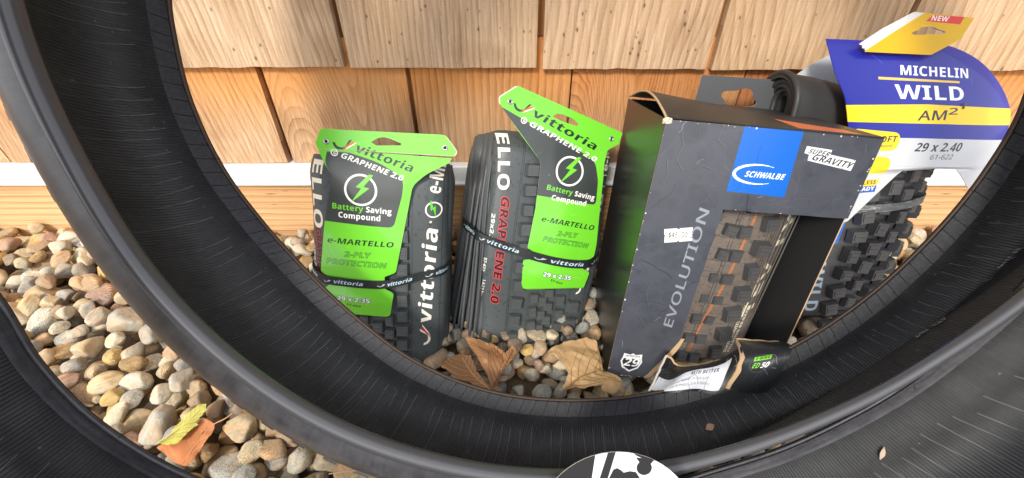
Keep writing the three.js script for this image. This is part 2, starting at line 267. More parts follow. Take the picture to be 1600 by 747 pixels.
// ------------------------------------------------------------------ big tyres standing in front
const rubber = std({ color: lin(0.035, 0.035, 0.036), roughness: 0.5 });
const rubberIn = (() => {
  const b = dataTex(256, 64, (u, v, i) => { const q = 120 + 90 * Math.sin(u * Math.PI * 2 * 32) + 60 * (fbm(u * 60, v * 8) - 0.5); return [q, q, q]; }, false); b.repeat.set(30, 1);
  const c = dataTex(512, 256, (u, v, i, j) => { const n = fbm(u * 40, v * 10), d = fbm(u * 220, v * 60, 3), q = 47 + 18 * (n - 0.5) + 10 * (d - 0.5) + 5 * (hash(i, j, 2) - 0.5); const dust = hash(i, j, 44) > 0.9995 ? 90 : 30 * Math.max(0, fbm(u * 25, v * 12, 8) - 0.62); return [q + dust, q + dust * 0.95, q + 1 + dust * 0.8]; });
  c.repeat.set(3, 1);
  return std({ map: c, bumpMap: b, bumpScale: 0.0008, roughness: 0.46 });
})();
const rubberSide = (() => {
  const c = dataTex(512, 128, (u, v, i, j) => { const n = fbm(u * 50, v * 6), s = fbm(u * 400, v * 3, 7), q = 68 + 26 * (n - 0.5) + 30 * (fbm(u * 9, v * 3, 5) - 0.5) + 22 * (s - 0.5) + 5 * (hash(i, j, 2) - 0.5); return [q + 1, q, q + 3]; });
  c.repeat.set(4, 1); return std({ map: c, roughness: 0.35 });
})();
const chaferMat = (() => {
  const b = dataTex(256, 64, (u, v) => { const f = (u * 5 + 0.3 * v) % 1, slit = f < 0.05 ? -90 : 0, q = 150 + slit + 24 * Math.sin(u * 6.283 * 40) + 70 * (fbm(u * 60, v * 4) - 0.5); return [q, q, q]; }, false); b.repeat.set(34, 1);
  const c = dataTex(256, 64, (u, v, i, j) => { const f = (u * 5 + 0.3 * v) % 1, q = (f < 0.045 ? 24 : 66) + 22 * (fbm(u * 40, v * 6, 3) - 0.5) + 8 * (hash(i, j, 6) - 0.5); return [q, q, q + 3]; }); c.repeat.set(34, 1);
  return std({ map: c, bumpMap: b, bumpScale: 0.0006, roughness: 0.52 });
})();
const beadGrey = std({ color: lin(0.06, 0.06, 0.065), roughness: 0.24 });
const beadBrown = std({ color: lin(0.05, 0.028, 0.018), roughness: 0.6 });
function radial(table) {   // smooth closed curve through [degrees, millimetres]
  const t = table.map(([a, r]) => [((a % 360) + 360) % 360, r]).sort((a, b) => a[0] - b[0]), n = t.length;
  const at = (i) => { const k = ((i % n) + n) % n; return [t[k][0] + 360 * Math.floor(i / n), t[k][1]]; };
  return (th) => { let a = ((th * 180 / Math.PI) % 360 + 360) % 360; if (a < t[0][0]) a += 360; let i = 0; while (i < n - 1 && t[i + 1][0] <= a) i++; const [p0, p1, p2, p3] = [at(i - 1), at(i), at(i + 1), at(i + 2)], u = (a - p1[0]) / (p2[0] - p1[0]); const m1 = (p2[1] - p0[1]) / (p2[0] - p0[0]) * (p2[0] - p1[0]), m2 = (p3[1] - p1[1]) / (p3[0] - p1[0]) * (p2[0] - p1[0]), u2 = u * u, u3 = u2 * u; return ((2 * u3 - 3 * u2 + 1) * p1[1] + (u3 - 2 * u2 + u) * m1 + (-2 * u3 + 3 * u2) * p2[1] + (u3 - u2) * m2) / 1000; };
}
function makeTire(o, CF, CN, n, rF, rN, bulge, opt = {}) {
  const e1 = V(1, 0, 0).addScaledVector(n, -n.x).normalize(), e2 = n.clone().cross(e1);
  const P = 2.35, dirAt = (th) => e1.clone().multiplyScalar(Math.cos(th)).addScaledVector(e2, Math.sin(th));
  // cross-section parameter w: 0 at the far bead, 1 at the near bead
  const surf = (th, w, lift = 0) => {
    const d = dirAt(th), A = CF.clone().addScaledVector(d, rF(th)), B = CN.clone().addScaledVector(d, rN(th)), ph = Math.PI * (1 - w), c = Math.cos(ph), s = Math.sin(ph);
    const ax = Math.sign(c) * Math.pow(Math.abs(c), 2 / P), ra = bulge * Math.pow(Math.max(0, s), 2 / P), wide = 1 + 0.03 * Math.sin(ph);
    const q = A.clone().lerp(B, 0.5 + 0.5 * ax * wide).addScaledVector(d, ra); if (opt.push) q.addScaledVector(n, opt.push(th) * sst(0, 0.55, Math.sin(ph)) * (opt.pushNear ? sst(-0.9, 0.5, ax) : sst(0.9, -0.5, ax)));
    if (lift) { const t2 = surf(th, Math.min(1, w + 0.004)), t1 = surf(th, Math.max(0, w - 0.004)), tan = t2.sub(t1).normalize(), nor = tan.cross(dirAt(th + Math.PI / 2)).normalize(); nor.negate(); q.addScaledVector(nor, lift); }
    return q;
  };
  const NT = 420, band = (w0, w1, lift, nw, flip) => { const pos = [], uv = [], idx = []; for (let i = 0; i <= NT; i++) for (let j = 0; j <= nw; j++) { const th = i / NT * Math.PI * 2, p = surf(th, lerp(w0, w1, j / nw), lift); pos.push(p.x, p.y, p.z); uv.push(i / NT, j / nw); } for (let i = 0; i < NT; i++) for (let j = 0; j < nw; j++) { const a = i * (nw + 1) + j, b = a + 1, c = a + nw + 1, d = c + 1; flip ? idx.push(a, c, b, b, c, d) : idx.push(a, b, c, b, d, c); } const g = new THREE.BufferGeometry(); g.setAttribute('position', new THREE.Float32BufferAttribute(pos, 3)); g.setAttribute('uv', new THREE.Float32BufferAttribute(uv, 2)); g.setIndex(idx); g.computeVertexNormals(); return g; };
  const ringTube = (w, rad, dr, k = 10) => { const pos = [], idx = [], uv = []; for (let i = 0; i <= NT; i++) { const th = i / NT * Math.PI * 2, d = dirAt(th), ad = ((th * 180 / Math.PI + 225) % 360) - 180, kq = 1 - 0.42 * Math.exp(-Math.pow(ad / 42, 2)), c = surf(th, w).addScaledVector(d, dr * kq); for (let j = 0; j <= k; j++) { const a = j / k * Math.PI * 2, p = c.clone().addScaledVector(d, Math.cos(a) * rad * kq).addScaledVector(n, Math.sin(a) * rad * kq * 1.15); pos.push(p.x, p.y, p.z); uv.push(i / NT * 2, j / k); } } for (let i = 0; i < NT; i++) for (let j = 0; j < k; j++) { const a = i * (k + 1) + j, b = a + 1, c = a + k + 1, d = c + 1; idx.push(a, b, c, b, d, c); } const g = new THREE.BufferGeometry(); g.setAttribute('position', new THREE.Float32BufferAttribute(pos, 3)); g.setAttribute('uv', new THREE.Float32BufferAttribute(uv, 2)); g.setIndex(idx); g.computeVertexNormals(); return g; };
  part('inner_casing', band(0.0, 1.0, 0, 36), rubberIn, o);
  part('sidewall', band(0.0, 0.3, 0.0024, 10), rubberSide, o); part('sidewall', band(0.7, 1, 0.0024, 10), rubberSide, o); part('tread', band(0.3, 0.7, 0.0026, 14), rubber, o);
  part('bead', ringTube(1, 0.0062, 0.003), beadGrey, o); part('bead', ringTube(0, 0.0016, 0.0004), opt.plain ? rubberSide : beadBrown, o);
  part('rim_strip', band(0.006, opt.strip ?? 0.085, -0.0012, 8), opt.plain ? rubberSide : chaferMat, o);
  // thin raised moulding lines across the inside
  const lines = [], R = rng(opt.seed ?? 1), nl = opt.lines ?? 190;
  for (let i = 0; i < nl; i++) {
    const drop = R() < 0.14, th = (i + 0.3 * (R() - 0.5)) / nl * Math.PI * 2, w0 = 0.14 + 0.05 * R(), w1 = w0 + 0.16 + 0.24 * R(); if (drop) continue; const dt = 0.0004, pos = [], idx = [], K = 9;
    for (let k = 0; k <= K; k++) { const w = lerp(w0, w1, k / K), c = surf(th + 0.02 * (k / K), w), d = dirAt(th).cross(n).normalize(); const tang = surf(th, w + 0.01).sub(surf(th, w - 0.01)).normalize(), nor = d.clone().cross(tang).normalize(); for (const [a, b] of [[-dt, 0], [0, 0.0008], [dt, 0]]) { const p = c.clone().addScaledVector(d, a * (1 - 0.6 * k / K)).addScaledVector(nor, b + 0.0002); pos.push(p.x, p.y, p.z); } }
    for (let k = 0; k < K; k++) for (let j = 0; j < 2; j++) { const a = k * 3 + j; idx.push(a, a + 1, a + 3, a + 1, a + 4, a + 3); }
    const g = new THREE.BufferGeometry(); g.setAttribute('position', new THREE.Float32BufferAttribute(pos, 3)); g.setIndex(idx); g.computeVertexNormals(); lines.push(g);
  }
  part('moulding_lines', mergeGeometries(lines), std({ color: lin(0.13, 0.13, 0.13), roughness: 0.3 }), o).userData.kind = 'stuff';
  // short rubber hairs left by the mould
  const hairs = [];
  for (let i = 0; i < 150; i++) { const th = R() * 6.283, w = R() < 0.6 ? 0.004 + 0.03 * R() : 0.86 + 0.12 * R(), p = surf(th, w), d = dirAt(th), a = p.clone().addScaledVector(d, -0.0005), b = a.clone().addScaledVector(d, -0.0015 - 0.003 * R()).addScaledVector(n, 0.003 * (R() - 0.3)).add(V(0.003 * (R() - 0.5), 0.002 * (R() - 0.5), 0)); hairs.push(new THREE.TubeGeometry(new THREE.CatmullRomCurve3([a, a.clone().lerp(b, 0.5).addScaledVector(n, 0.0006), b]), 4, 0.00022, 4)); }
  part('mould_hairs', mergeGeometries(hairs), rubber, o).userData.kind = 'stuff';
  // tread blocks on the outside
  const kn = []; const nk = opt.knobs ?? 84;
  for (let i = 0; i < nk; i++) for (const [w, off, wd] of [[0.36, 0, 0.011], [0.43, 0.5, 0.010], [0.5, 0, 0.011], [0.57, 0.5, 0.010], [0.64, 0, 0.011]]) {
    const th = (i + off) / nk * Math.PI * 2, c = surf(th, w, 0.0024), d = dirAt(th + Math.PI / 2), tang = surf(th, w + 0.01).sub(surf(th, w - 0.01)).normalize(), nor = tang.clone().cross(d).normalize(); if (nor.dot(dirAt(th)) < 0) nor.negate();
    const b = block(0.011, wd, 0.005, 0.0008), m = new THREE.Matrix4().makeBasis(d, nor.clone().cross(d), nor); b.translate(0, 0, 0.0016); b.applyMatrix4(m); b.translate(c.x, c.y, c.z); kn.push(b);
  }
  part('tread_knobs', mergeGeometries(kn), rubber, o).userData.kind = 'stuff';
  return { surf, dirAt };
}
const bigTire = thing('bicycle_tire', 'large bare black tyre leaning towards the shingle wall, framing the packaged tyres', 'bicycle tyre', 'bare tyres standing on the gravel');
const nMain = V(-0.0295, 0.4775, 0.8781).normalize();
const T1 = makeTire(bigTire, V(0.0615, 0.3102, 0.193), V(0.0324, 0.3793, 0.274), nMain,
  radial([[171, 332.7], [177, 330], [-178, 327.8], [-172, 323.4], [-165, 317], [-156, 307], [-146, 299.5], [-133, 297], [-122, 299.8], [-107, 300.5], [-90, 297], [-74, 297], [-63, 299.3], [-53, 305.1], [-41, 311.1], [-27, 319.9], [-14, 331.5], [-5, 338], [25, 335], [60, 315], [90, 306], [120, 312], [150, 328]]),
  radial([[-180, 308.6], [-163, 306], [-147, 308.5], [-122, 309.8], [-105, 307.6], [-74, 305.7], [-58, 308.2], [-47, 313.4], [-40, 317.5], [-30, 327], [-18, 338], [0, 342], [25, 332], [60, 314], [90, 306], [130, 306]]), 0.054, { seed: 3, lines: 215, pushNear: true, push: (th) => { let a = th * 180 / Math.PI; if (a > 180) a -= 360; return -0.045 * Math.exp(-Math.pow((a + 42) / 38, 2)); } });
const frontTire = thing('bicycle_tire', 'bare black tyre nearest the camera, only its lower sides showing in both bottom corners', 'bicycle tyre', 'bare tyres standing on the gravel');
const nFront = V(0.061, 0.3671, 0.9282).normalize(), cFront = V(0.0304, 0.3308, 0.3235);
const T2 = makeTire(frontTire, cFront, cFront.clone().addScaledVector(nFront, 0.108).add(V(0.01, 0.012, 0)), nFront,
  radial([[-163, 331.4], [-156, 341.5], [-148, 347.5], [-137, 344.4], [-115, 323], [-92, 295], [-68, 283.1], [-52, 295], [-45, 300.8], [-38, 307.4], [-31, 312.7], [-19, 321.8], [0, 328], [45, 322], [90, 312], [135, 318], [170, 326]]),
  radial([[-160, 325], [-120, 315], [-90, 302], [-60, 305], [-30, 312], [0, 318], [60, 314], [120, 312]]), 0.053, { seed: 9, lines: 190, plain: true, strip: 0.05, push: () => 0.012 });
// worn white moulded lettering on the inside of the big tyre
function stamp(o, surf, s, th0, th1, wA, wB, seed) {
  const a = new Art(0, 0, 60, 14, 8, '#000'); a.text(s, 3, 3, 57, 3, 8, '#fff', { font: 'bold 100px monospace' }); a.speckle(150, seed, ['#000'], 0.15, 0.7);
  const al = new THREE.CanvasTexture(a.c);
  const g = sheet((u, v) => surf(lerp(th0, th1, u), lerp(wA, wB, v), -0.0011), 14, 4, 0.0001);
  part('moulded_lettering', g, std({ color: lin(0.3, 0.3, 0.29), alphaMap: al, transparent: true, roughness: 0.6 }), o);
}
stamp(bigTire, T1.surf, '240 629', -0.694, -0.618, 0.87, 0.81, 4);
stamp(bigTire, T1.surf, 'Kmill 03', -0.452, -0.392, 0.44, 0.37, 6);

// ------------------------------------------------------------------ folded tyres in their packaging
const LIME = '#6fcd2c', INK = '#10241a';
const cardBack = std({ color: lin(0.62, 0.58, 0.5), roughness: 0.9 }), steel = std({ color: lin(0.55, 0.56, 0.58), metalness: 1, roughness: 0.32 }), hole = std({ color: lin(0.02, 0.02, 0.02), roughness: 0.9 });
// front face height of a folded tyre across its width (superellipse), w and dep in metres
const frontZ = (x, w, dep, p = 3.2) => { const q = Math.min(1, Math.abs(2 * x / w - 1)); return -dep * (1 - Math.pow(1 - Math.pow(q, p), 1 / p)); };
// one folded layer: across by angle, up the height with both ends turned back; waves keep it from looking machined
function foldLayer(w, h, dep, th, seed, { bot = 0.02, top = 0.02, sag = 0.004, p = 3.2, lip = 0, round = 0.25, lo = 0 } = {}) {
  const R = rng(seed), a = R() * 9, b = R() * 9;
  return sheet((u, v) => {
    const ang = Math.PI * (1 - u), c = Math.cos(ang), s = Math.sin(ang), x = w / 2 + w / 2 * Math.sign(c) * Math.pow(Math.abs(c), 2 / p) * (1 + 0.0), z = -dep + dep * Math.pow(Math.max(0, s), 2 / p);
    const e0 = Math.pow(clamp(1 - v / 0.1, 0, 1), 2), e1 = Math.pow(clamp((v - 0.9) / 0.1, 0, 1), 2), side = Math.pow(Math.abs(2 * u - 1), 4);
    const wav = sag * (noise(v * 3 + a, u * 2 + b) - 0.5) * 2;
    const yy = lo + (h - lo) * v - round * 0.06 * h * side * sst(0.75, 1, v) + round * 0.03 * h * side * sst(0.2, 0, v) * 0.6;
    return V(x + (x < w / 2 ? 1 : -1) * (-wav * 0.8 + 0.006 * (e0 + e1) * side), yy, z + wav * (1 - 0.4 * side) - bot * e0 - top * e1 + lip * side);
  }, 64, 44, th);
}
const dullRubber = (() => { const c = dataTex(256, 256, (u, v, i, j) => { const n = fbm(u * 20, v * 9), q = 76 + 22 * (n - 0.5) + 8 * (hash(i, j, 3) - 0.5); return [q, q + 3, q + 4]; }); return std({ map: c, roughness: 0.48 }); })();
// a tread block: tapered body with small bars standing on its face
function knobGeo(w, h, d, bars = 3) {
  const g = new THREE.BoxGeometry(w, h, d), P = g.attributes.position; for (let i = 0; i < P.count; i++) if (P.getZ(i) > 0) { P.setX(i, P.getX(i) * 0.8); P.setY(i, P.getY(i) * 0.82); }
  g.translate(0, 0, d / 2); const list = [g.toNonIndexed()];
  for (let k = 0; k < bars; k++) { const b = new THREE.BoxGeometry(w * 0.6, h * 0.5 / bars, 0.0007); b.translate(0, h * 0.56 * ((k + 0.5) / bars - 0.5), d + 0.0003); list.push(b.toNonIndexed()); }
  const m = mergeGeometries(list); m.computeVertexNormals(); return m;
}
const knobMat = std({ color: lin(0.075, 0.082, 0.082), roughness: 0.4 });
const sideKnob = knobGeo(0.0145, 0.0155, 0.006), midKnob = knobGeo(0.0115, 0.0125, 0.0048, 2), bigKnob = knobGeo(0.0165, 0.017, 0.0075, 2);
function knobs(o, list, w, dep, mat = knobMat, tilt = 1, z0 = 0) {
  const R = rng(Math.round(w * 1e5));
  for (const [x, y, g, rot] of list) {
    const X = x / 1000, m = part('tread_knob', g, mat, o), s = (frontZ(X + 0.002, w, dep, 4.4) - frontZ(X - 0.002, w, dep, 4.4)) / 0.004;
    m.position.set(X, y / 1000, frontZ(X, w, dep, 4.4) + 0.0002 + z0); m.rotation.set(0, -Math.atan(s) * tilt, (rot ?? 0) + 0.14 * (R() - 0.5), 'ZYX'); m.scale.set(0.9 + 0.25 * R(), 0.9 + 0.2 * R(), 1);
  }
}
// stretched band over the front: path of [x, y, z] in mm
function bandStrip(o, path, width, mat, name = 'strap') {
  const curve = new THREE.CatmullRomCurve3(path.map((p) => V(p[0] / 1000, p[1] / 1000, p[2] / 1000)));
  const g = sheet((u, v) => { const p = curve.getPoint(u); return V(p.x, p.y + (v - 0.5) * width / 1000, p.z); }, 60, 2, 0.0009);
  return part(name, g, mat, o);
}
function swoosh(A, x, y, s, rot, dark, flash) {   // the hooked mark in front of the maker's name
  const c = Math.cos(rot), n = Math.sin(rot), T = (pts) => pts.map(([a, b]) => [x + s * (a * c - b * n), y + s * (a * n + b * c)]);
  const hook = [], inner = []; for (let k = 0; k <= 12; k++) { const a = -3.05 + 2.35 * k / 12; hook.push([Math.cos(a) * 0.62, Math.sin(a) * 0.62 + 0.25]); inner.unshift([Math.cos(a) * 0.46 + 0.06, Math.sin(a) * 0.36 + 0.2]); }
  A.poly(T([...hook, [0.95, 0.55], [0.72, 0.5], ...inner]), dark);
  A.poly(T([[0.05, -0.38], [0.62, -0.05], [1.2, 0.35], [0.95, 0.4], [0.5, 0.02]]), flash);
  A.poly(T([[0.3, -0.38], [0.75, -0.1], [1.35, 0.35], [1.22, 0.36], [0.66, -0.04]]), '#f4f2e6');
}
function bolt(A, x, y, r, col, rot = 0, sc = 1) { const c = Math.cos(rot), n = Math.sin(rot); A.poly([[0.45, 1.12], [-0.35, 0.15], [0.02, 0.12], [-0.62, -1.0], [0.55, 0.2], [0.16, 0.25], [0.72, 1.1]].map(([a, b]) => [x + r * sc * (a * c - b * n), y + r * sc * (a * n + b * c)]), col); }
function cardArt(k) {
  const A = new Art(0, 55, 170, 305, 5, LIME), sk = { skew: -0.22 };
  A.poly(rounded(k.panel, 6), '#353a38');
  swoosh(A, ...k.logo, INK, '#e8621c');
  A.text('vittoria', ...k.vit, 8.8, INK, { skew: -0.25 });
  A.text('GRAPHENE 2.0', ...k.gra, 5.6, '#f2f2ec', { skew: -0.25 }); A.ring(k.gra[0] - 5, k.gra[1] + 4, 3, 1.1, '#f2f2ec'); A.text('G', k.gra[0] - 6.4, k.gra[1] + 2.6, k.gra[0] - 3.6, k.gra[1] + 2, 3, '#f2f2ec');
  A.ring(k.ring[0], k.ring[1], k.ring[2], 2.3, '#f4f4ee'); bolt(A, k.ring[0], k.ring[1], k.ring[2], LIME, -0.1);
  const mid = (t, a) => [lerp(a[0], a[2], t), lerp(a[1], a[3], t)], b = k.bat, m1 = mid(0.53, b), m2 = mid(0.57, b);
  A.text('Battery', b[0], b[1], m1[0], m1[1], 6, LIME); A.text('Saving', m2[0], m2[1], b[2], b[3], 6, '#f4f4ee'); A.text('Compound', ...k.com, 6, '#f4f4ee');
  A.text('e-MARTELLO', ...k.em, 6, INK, { skew: -0.25 });
  A.text('2-PLY', ...k.ply, 6, INK, { skew: -0.25, outline: '#3c7a2a', lw: 0.35, hollow: true }); A.text('PROTECTION', ...k.pro, 6, INK, { skew: -0.25, outline: '#3c7a2a', lw: 0.35, hollow: true });
  A.text('29 x 2.35', ...k.size, 5.2, '#eef6f0', { outline: '#26443c', lw: 0.55 }); A.text('57-622', lerp(k.size[0], k.size[2], 0.28), k.size[1] - 6, lerp(k.size[0], k.size[2], 0.72), k.size[3] - 6, 2.6, INK);
  A.scratches(40, k.seed, 'rgba(235,255,215,0.4)', 4, 18, 0.22); A.scratches(14, k.seed + 3, 'rgba(30,80,20,0.25)', 5, 20, 0.3); A.speckle(60, k.seed + 4, ['rgba(240,250,230,0.7)', 'rgba(60,70,40,0.5)'], 0.15, 0.5);
  return A;
}
function greenCard(o, k, z, art) {
  const m = phy({ map: art.tex(), roughness: 0.38, clearcoat: 0.7, clearcoatRoughness: 0.12 });
  const head = new THREE.Group(); // folded header strip above the crease, leaning back a little
  const out = rounded(k.body, 3), ys = out.map((p) => p[1]), yb = Math.min(...ys) + 0.02, ycut = Math.min(k.crease[1], k.crease[3]) - 0.3;
  const row = (y) => { const xs = []; out.forEach((p, i) => { const q = out[(i + 1) % out.length]; if ((p[1] <= y) !== (q[1] <= y)) xs.push(p[0] + (q[0] - p[0]) * (y - p[1]) / (q[1] - p[1])); }); return [Math.min(...xs), Math.max(...xs)]; };
  const bend = (x, y) => z + 2.5 * sst(240, 200, y) - 2.6 * Math.pow((x - k.mid) / 45, 2) * sst(235, 190, y) - 1.2 * Math.exp(-Math.pow((y - 106) / 14, 2)) + 1.2 * (noise(x * 0.04, y * 0.035, k.seed) - 0.5) - 1.5 * sst(90, 66, y);
  const bent = (dz, th) => sheet((u, v) => { const y = lerp(yb, ycut, v), [a, b] = row(y), x = lerp(a, b, u); return V(x / 1000, y / 1000, (bend(x, y) + dz) / 1000); }, 22, 150, th / 1000);
  part('card', art.uv(bent(0, 0.35)), m, o); part('card_backing', bent(-0.38, 0.5), cardBack, o);
  if (Math.abs(k.crease[1] - k.crease[3]) > 4) { const yq = (x) => lerp(k.crease[1], k.crease[3], (x - k.crease[0]) / (k.crease[2] - k.crease[0])); const tri = [[row(ycut)[0], ycut], [row(ycut)[1], ycut], [k.crease[2], k.crease[3]], [k.crease[0], k.crease[1]], ...out.filter((p) => p[1] > ycut && p[1] < yq(p[0]) - 0.5 && p[0] < 60).sort((a, b) => b[1] - a[1])]; part('card', card(tri, z + 0.01, 0.4, art), m, o); }
  const hd = card(rounded(k.head, 3), z + 0.02, 0.5, art, [k.hole]), hb = card(rounded(k.head.map((p) => [p[0] + k.back[0], p[1] + k.back[1]]), 3), z - 0.6, 0.9, null, [k.hole]);
  const a = V(k.crease[0] / 1000, k.crease[1] / 1000, z / 1000), b = V(k.crease[2] / 1000, k.crease[3] / 1000, z / 1000), ax = b.clone().sub(a).normalize(), M = new THREE.Matrix4().makeTranslation(a.x, a.y, a.z).multiply(new THREE.Matrix4().makeRotationAxis(ax, k.tip)).multiply(new THREE.Matrix4().makeTranslation(-a.x, -a.y, -a.z));
  hd.applyMatrix4(M); hb.applyMatrix4(M); part('card_header', hd, m, o); part('card_backing', hb, cardBack, o);
  for (const [x, y] of k.rivets) { const g = new THREE.TorusGeometry(0.0021, 0.00085, 8, 18); g.translate(x / 1000, y / 1000, (z + 0.4) / 1000); g.applyMatrix4(M); const rv = part('rivet', g, steel, o); const c = new THREE.CircleGeometry(0.0016, 12); c.translate(x / 1000, y / 1000, (z + 0.25) / 1000); c.applyMatrix4(M); part('rivet_hole', c, hole, rv); }
}
function strapMat(seed) { const A = new Art(0, 0, 200, 12, 7, '#14181a'); const r = rng(seed); for (let i = 0; i < 4; i++) { const x = 8 + 49 * i; swoosh(A, x, 4.6, 4.2, 0.1, '#b9cfd8', '#b9cfd8'); A.text('vittoria', x + 7, 3.2, x + 34, 3.2, 5.4, '#b9d4e2', { skew: -0.25 }); } A.speckle(900, seed, ['#14181a'], 0.1, 0.35); A.scratches(60, seed, 'rgba(190,200,205,0.25)', 2, 8, 0.15); return std({ map: A.tex(), roughness: 0.6 }); }
function tireFace(w, h, draw, seed, base = '#484e4f') { const A = new Art(0, 0, w * 1000, h * 1000, 5, base); A.speckle(2600, seed, ['rgba(70,76,76,0.18)', 'rgba(15,18,18,0.22)'], 0.3, 2.2); draw(A); A.scratches(70, seed + 1, 'rgba(120,128,128,0.22)', 4, 22, 0.2); return A; }

// ---- left package
{
  const w = 0.151, h = 0.238, dep = 0.034, o = thing('packaged_tire', 'left one of the two folded tyres with lime green header cards, standing upright', 'packaged tyre', 'folded tyres with lime green header cards');
  frameOf(o, -0.2322, 0.2576, -0.004, 0.0389, 0.4194, -0.0935);
  const A = tireFace(w, h, (A) => {
    for (const x of [4, 32, 108, 112, 143]) A.line([[x, 0], [x + 1.5, 238]], 'rgba(12,14,14,0.7)', 0.5);
    A.text('ELLO', 9, 236, 7, 160, 12, '#efe6cf', {}); A.text('GRAPHENE', 9, 162, 9, 98, 7, '#1b1d1d', { outline: '#b23a34', lw: 0.6 }); A.text('29x2.35', 3, 142, 4, 96, 3, '#d9d4c4');
    A.text('vittoria', 134, 52, 140, 170, 15, '#f3eedd', { skew: -0.2 }); swoosh(A, 129, 33, 14, 1.55, '#f3eedd', '#d8262a');
    A.ring(135, 190, 8, 1.5, '#f3eedd'); bolt(A, 135, 190, 8, '#59c92a', 0.8); A.text('e-MARTE', 141, 206, 149, 268, 14, '#f3eedd', { skew: -0.1 }); A.text('o', 133, 175, 133.5, 178, 3, '#f3eedd');
  }, 401);
  const face = foldLayer(w, h, dep, 0.003, 1, { bot: 0.006, top: 0.012, p: 4.6, lo: -0.012 }); A.uv(face);
  part('tire_layer', face, std({ map: A.tex(), roughness: 0.45 }), o);
  for (let k = 1; k < 6; k++) { const m = part('tire_layer', foldLayer(w - 0.002 * k, h * (1 - 0.012 * k), dep * 0.8, 0.0032, 10 + k, { bot: 0.006, top: 0.012, lip: 0.0015, p: 4, lo: -0.01 }), dullRubber, o); m.position.set(0.001 * k + 0.0022 * (k % 2), 0.001 * k, -0.0105 * k); }
  const side = []; for (let y = 8; y < 220; y += 19) { side.push([44, y + 9, sideKnob], [103, y, sideKnob]); } const mid = []; for (let y = 6; y < 220; y += 17) { mid.push([60, y, midKnob], [75, y + 8, midKnob], [88, y, midKnob]); }
  knobs(o, [...side, ...mid].filter(([x, y]) => y < 62 || x > 98), w, dep);
  const k = { seed: 5, mid: 60,
    body: [[22, 247, 0.1], [155, 249.2, 0.1], [150, 241.4], [128, 229, 6], [114.5, 216, 9], [112.5, 205, 1], [97, 119.6], [85, 114.3, 1], [84.7, 99.9, 1], [94.5, 94.4], [89.8, 65, 4], [13.7, 67.7, 2], [16.7, 93.5], [26, 101.6, 1], [25.2, 110.6, 1], [16.8, 116], [24.1, 169.9], [35.9, 220.4, 5], [27.9, 232.5, 5]],
    head: [[22, 247, 0.1], [20.4, 252, 1], [25.7, 265.9, 1], [145.4, 269, 2], [157.6, 254, 1], [155, 249.2, 0.1]], crease: [22, 247, 155, 249.2], tip: -0.03, back: [1.4, -0.6],
    hole: [[73.9, 256.6], [80.5, 261], [86, 262.4], [91, 261.8], [103.5, 257.6], [102.8, 255.6], [79, 253.8]], rivets: [[30.9, 254.2], [146.2, 256.6]],
    panel: [[31, 244.5, 0.1], [52, 245, 4], [82, 237, 10], [106, 223, 9], [104, 205, 3], [95, 170.2], [24, 173.5, 0.1], [24.1, 169.9, 0.1], [24.4, 173, 0.1], [36, 220.4], [28, 233]],
    logo: [44, 251.5, 12, -0.05], vit: [57, 247, 114, 229.5], gra: [43, 240, 104, 220.5], ring: [63, 208.5, 15.2], bat: [32.9, 187.6, 93.4, 184.6], com: [39, 178.6, 82.5, 177], em: [25.2, 150, 95, 148.6], ply: [43, 135.5, 70, 135.4], pro: [23, 126.5, 87, 124.5], size: [32.6, 83.6, 69, 82] };
  greenCard(o, k, 8, cardArt(k));
  bandStrip(o, [[-2.5, 113, -22], [1, 112, -9], [8, 110.5, 1], [20, 107.5, 9], [40, 106, 11], [62, 105, 11.4], [84, 105.5, 11], [100, 108.5, 9], [120, 114, 4], [140, 119.5, 2], [149, 121.5, -6], [153, 122.5, -24]], 9.5, strapMat(3));
}
